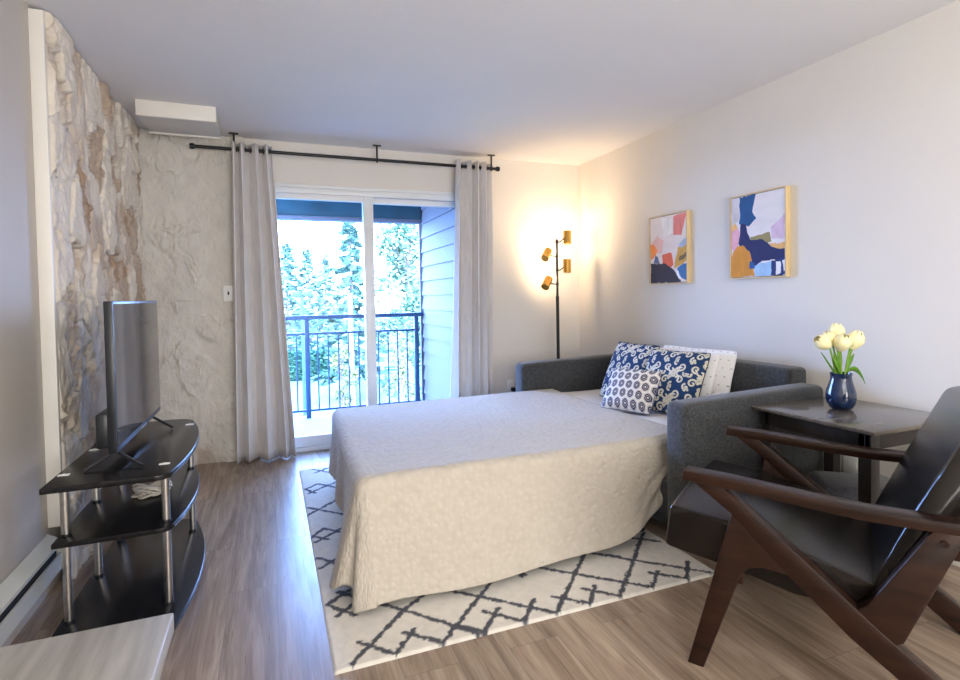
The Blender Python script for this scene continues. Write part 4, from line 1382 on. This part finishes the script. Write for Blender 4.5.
FW = .048; WW = .720
leg_poly = [(-.030, 0), (.020, 0), (.130, .332), (.152, .362), (.190, .375), (.265, .372), (.105, .522)]
brace_poly = [(-.012, .606), (.078, .603), (.290, .438), (.467, .292), (.593, .195), (.835, 0), (.715, 0), (.515, .166), (.411, .240), (.265, .367), (.105, .522)]
up_poly = [(.420, .320), (.510, .252), (.530, .266), (.655, .585), (.588, .585), (.450, .345)]
arm_poly = [(-.042, .604), (-.038, .636), (.10, .632), (.30, .619), (.45, .612), (.60, .615), (.72, .625), (.735, .613), (.73, .592), (.60, .584), (.45, .580), (.30, .587), (.10, .600)]
for w0, dirn in ((0, 1), (WW - FW, -1)):
    ws_ = (w0, w0 + FW)
    bm = BM(); side(bm, leg_poly, ws_[0] + .002, ws_[1] - .002, .004); obj('front_leg', bm, M['walnut'], AC, local=True)
    bm = BM(); side(bm, brace_poly, ws_[0], ws_[1], .004); obj('diagonal_brace', bm, M['walnut'], AC, local=True)
    bm = BM(); side(bm, up_poly, ws_[0] + .002, ws_[1] - .002, .004); u_ = obj('rear_upright', bm, M['walnut'], AC, local=True)
    bx = ws_[0] - .002 if dirn > 0 else ws_[1] + .002
    bm = BM(); side(bm, [(.611 + .009 * math.cos(2 * PI * k / 16), .558 + .009 * math.sin(2 * PI * k / 16)) for k in range(16)], bx - .002, bx + .004, 0); obj('bolt', bm, M['walnut'], u_, local=True)
    ax0, ax1 = (ws_[0] - .006, ws_[1] + .012) if dirn > 0 else (ws_[0] - .012, ws_[1] + .006)
    bm = BM(); side(bm, arm_poly, ax0, ax1, .004, 2); obj('armrest', bm, M['walnut'], AC, local=True)


def cushion(name, poly, w0, w1, b, sag, label=None):
    bm = BM(); t = BM()
    n = len(poly); k = 14
    ringv = []
    # rounded ends: inset rings
    ws_ = [(w0, .55), (w0 + b * .25, .88), (w0 + b, 1.0)] + [(w0 + b + (w1 - w0 - 2 * b) * i / k, 1.0) for i in range(1, k)] + [(w1 - b, 1.0), (w1 - b * .25, .88), (w1, .55)]
    cs = Vector((sum(p[0] for p in poly) / n, sum(p[1] for p in poly) / n))
    # densify with rounding
    pts = []
    for i in range(n):
        p0, p1, p2 = Vector(poly[i - 1]), Vector(poly[i]), Vector(poly[(i + 1) % n])
        a = p1 + (p0 - p1).normalized() * b; c = p1 + (p2 - p1).normalized() * b
        for j in range(6):
            f = j / 5; pts.append(a * (1 - f) ** 2 + p1 * 2 * f * (1 - f) + c * f * f)
        nx_ = Vector(poly[(i + 1) % n]); e = nx_ + (p1 - nx_).normalized() * b
        for j in range(1, 8): pts.append(c + (e - c) * j / 8)
    for w, sc in ws_:
        row = []
        for p in pts:
            dv = p - cs
            L = dv.length
            q = cs + dv.normalized() * (L - (1 - sc) * b) if L > 0 else p
            fw = math.sin(PI * (w - w0) / (w1 - w0))
            q = q + dv.normalized() * sag * fw
            row.append(t.verts.new((q.x, q.y, w)))
        ringv.append(row)
    m = len(pts)
    for r0, r1 in zip(ringv, ringv[1:]):
        for i in range(m): t.faces.new((r0[i], r0[(i + 1) % m], r1[(i + 1) % m], r1[i]))
    t.faces.new(ringv[0][::-1]); t.faces.new(ringv[-1])
    merge(bm, t, MP)
    return obj(name, bm, M['leather'], AC, local=True, angle=60, label=label)


cushion('seat', [(-.118, .352), (-.098, .492), (.11, .474), (.41, .400), (.505, .376), (.462, .305), (.27, .295), (.07, .330)], .050, WW - .050, .018, .008, 'dark brown leather seat cushion')
cushion('backrest', [(.462, .330), (.470, .415), (.562, .632), (.672, .868), (.720, .882), (.752, .855), (.655, .600), (.555, .345), (.51, .315)], .050, WW - .050, .020, .008, 'dark brown leather back cushion')
bm = BM()
side(bm, [(.10, .285), (.13, .285), (.13, .325), (.10, .330)], FW, WW - FW, .003); obj('front_rail', bm, M['walnut'], AC, local=True)
bm = BM(); side(bm, [(.485, .235), (.515, .235), (.515, .290), (.485, .290)], FW, WW - FW, .003); obj('rear_rail', bm, M['walnut'], AC, local=True)
bm = BM(); side(bm, [(.632, .50), (.655, .50), (.672, .56), (.650, .56)], FW, WW - FW, .003); obj('back_rail', bm, M['walnut'], AC, local=True)

# ================================================================== LIGHT
wd = bpy.data.worlds.new('sky'); SC.world = wd; wd.use_nodes = True
nt = wd.node_tree
bg = nt.nodes['Background']
tc = nt.nodes.new('ShaderNodeTexCoord'); sp = nt.nodes.new('ShaderNodeSeparateXYZ'); nt.links.new(tc.outputs['Generated'], sp.inputs[0])
rp = nt.nodes.new('ShaderNodeValToRGB'); e = rp.color_ramp.elements
e[0].position = 0.0; e[0].color = (0.33, 0.51, 1.0, 1); e[1].position = 0.6; e[1].color = (0.24, 0.44, 1.0, 1)
nt.links.new(sp.outputs['Z'], rp.inputs['Fac']); nt.links.new(rp.outputs['Color'], bg.inputs['Color'])
bg.inputs['Strength'].default_value = 36.0


def light(name, typ, loc, energy, color, rot=None, target=None, **k):
    L = bpy.data.lights.new(name, typ); L.energy = energy; L.color = color
    for a, v in k.items(): setattr(L, a, v)
    o = bpy.data.objects.new(name, L); COL.objects.link(o); o.location = loc
    if target is not None:
        o.rotation_euler = (Vector(target) - Vector(loc)).to_track_quat('-Z', 'Y').to_euler()
    elif rot: o.rotation_euler = rot
    return o


# sun from behind the house keeps the trees lit; low and soft
light('sun', 'SUN', (0, -10, 20), 12.0, (1.0, 0.96, 0.88), target=(8, 22, -4), angle=0.05)
# sky portal in the door opening
po = light('door_portal', 'AREA', (0.775, YB + 0.13, 1.03), 0, (1, 1, 1), target=(0.775, 0, 1.03), shape='RECTANGLE', size=1.80, size_y=2.02)
po.data.cycles.is_portal = True
# unseen fill lights added behind the camera to brighten walls and ceiling
light('room_fill', 'AREA', (0.9, -1.2, 2.36), 56, (1.0, 0.96, 0.91), target=(1.0, 0.6, 0.6), shape='RECTANGLE', size=2.4, size_y=1.6)
light('front_fill', 'AREA', (0.9, -2.3, 1.2), 14, (1.0, 0.965, 0.915), target=(1.1, 3.0, 1.7), shape='RECTANGLE', size=2.6, size_y=1.8)
light('ceiling_fill', 'AREA', (0.8, -1.5, 1.1), 104, (1.0, 0.965, 0.915), target=(0.9, 0.4, 2.44), shape='RECTANGLE', size=2.4, size_y=1.4)
# bulbs of the floor lamp
for p, ax, zs in heads:
    d = Vector(ax).normalized()
    q = Vector(p) + d * .112
    light('lamp_bulb', 'POINT', q, 7.0, (1.0, 0.72, 0.44), shadow_soft_size=.018)

# ================================================================== CAMERA
cam = bpy.data.cameras.new('camera'); co = bpy.data.objects.new('camera', cam); COL.objects.link(co)
yaw, pit, rol, fpx, hh, cyy = 0.370855, 0.026897, -0.017211, 540.222, 1.213625, 310.5316
F = Vector((math.sin(yaw) * math.cos(pit), math.cos(yaw) * math.cos(pit), -math.sin(pit)))
R_ = Vector((math.cos(yaw), -math.sin(yaw), 0)); U_ = R_.cross(F)
R2 = R_ * math.cos(rol) + U_ * math.sin(rol); U2 = -R_ * math.sin(rol) + U_ * math.cos(rol)
mw = Matrix(((R2.x, U2.x, -F.x, 0), (R2.y, U2.y, -F.y, 0), (R2.z, U2.z, -F.z, hh), (0, 0, 0, 1)))
co.matrix_world = mw
cam.sensor_width = 36; cam.lens = fpx / 960 * 36
cam.shift_y = -(340 - cyy) / 960
cam.clip_start = 0.05; cam.clip_end = 300
SC.camera = co

SC.view_settings.view_transform = 'Standard'
SC.view_settings.look = 'None'
SC.view_settings.exposure = 0.0
try:
    SC.cycles.use_denoising = True
    SC.cycles.max_bounces = 8; SC.cycles.diffuse_bounces = 5; SC.cycles.transparent_max_bounces = 12
    SC.cycles.caustics_reflective = False; SC.cycles.caustics_refractive = False
    SC.cycles.sample_clamp_indirect = 6.0
except Exception:
    pass
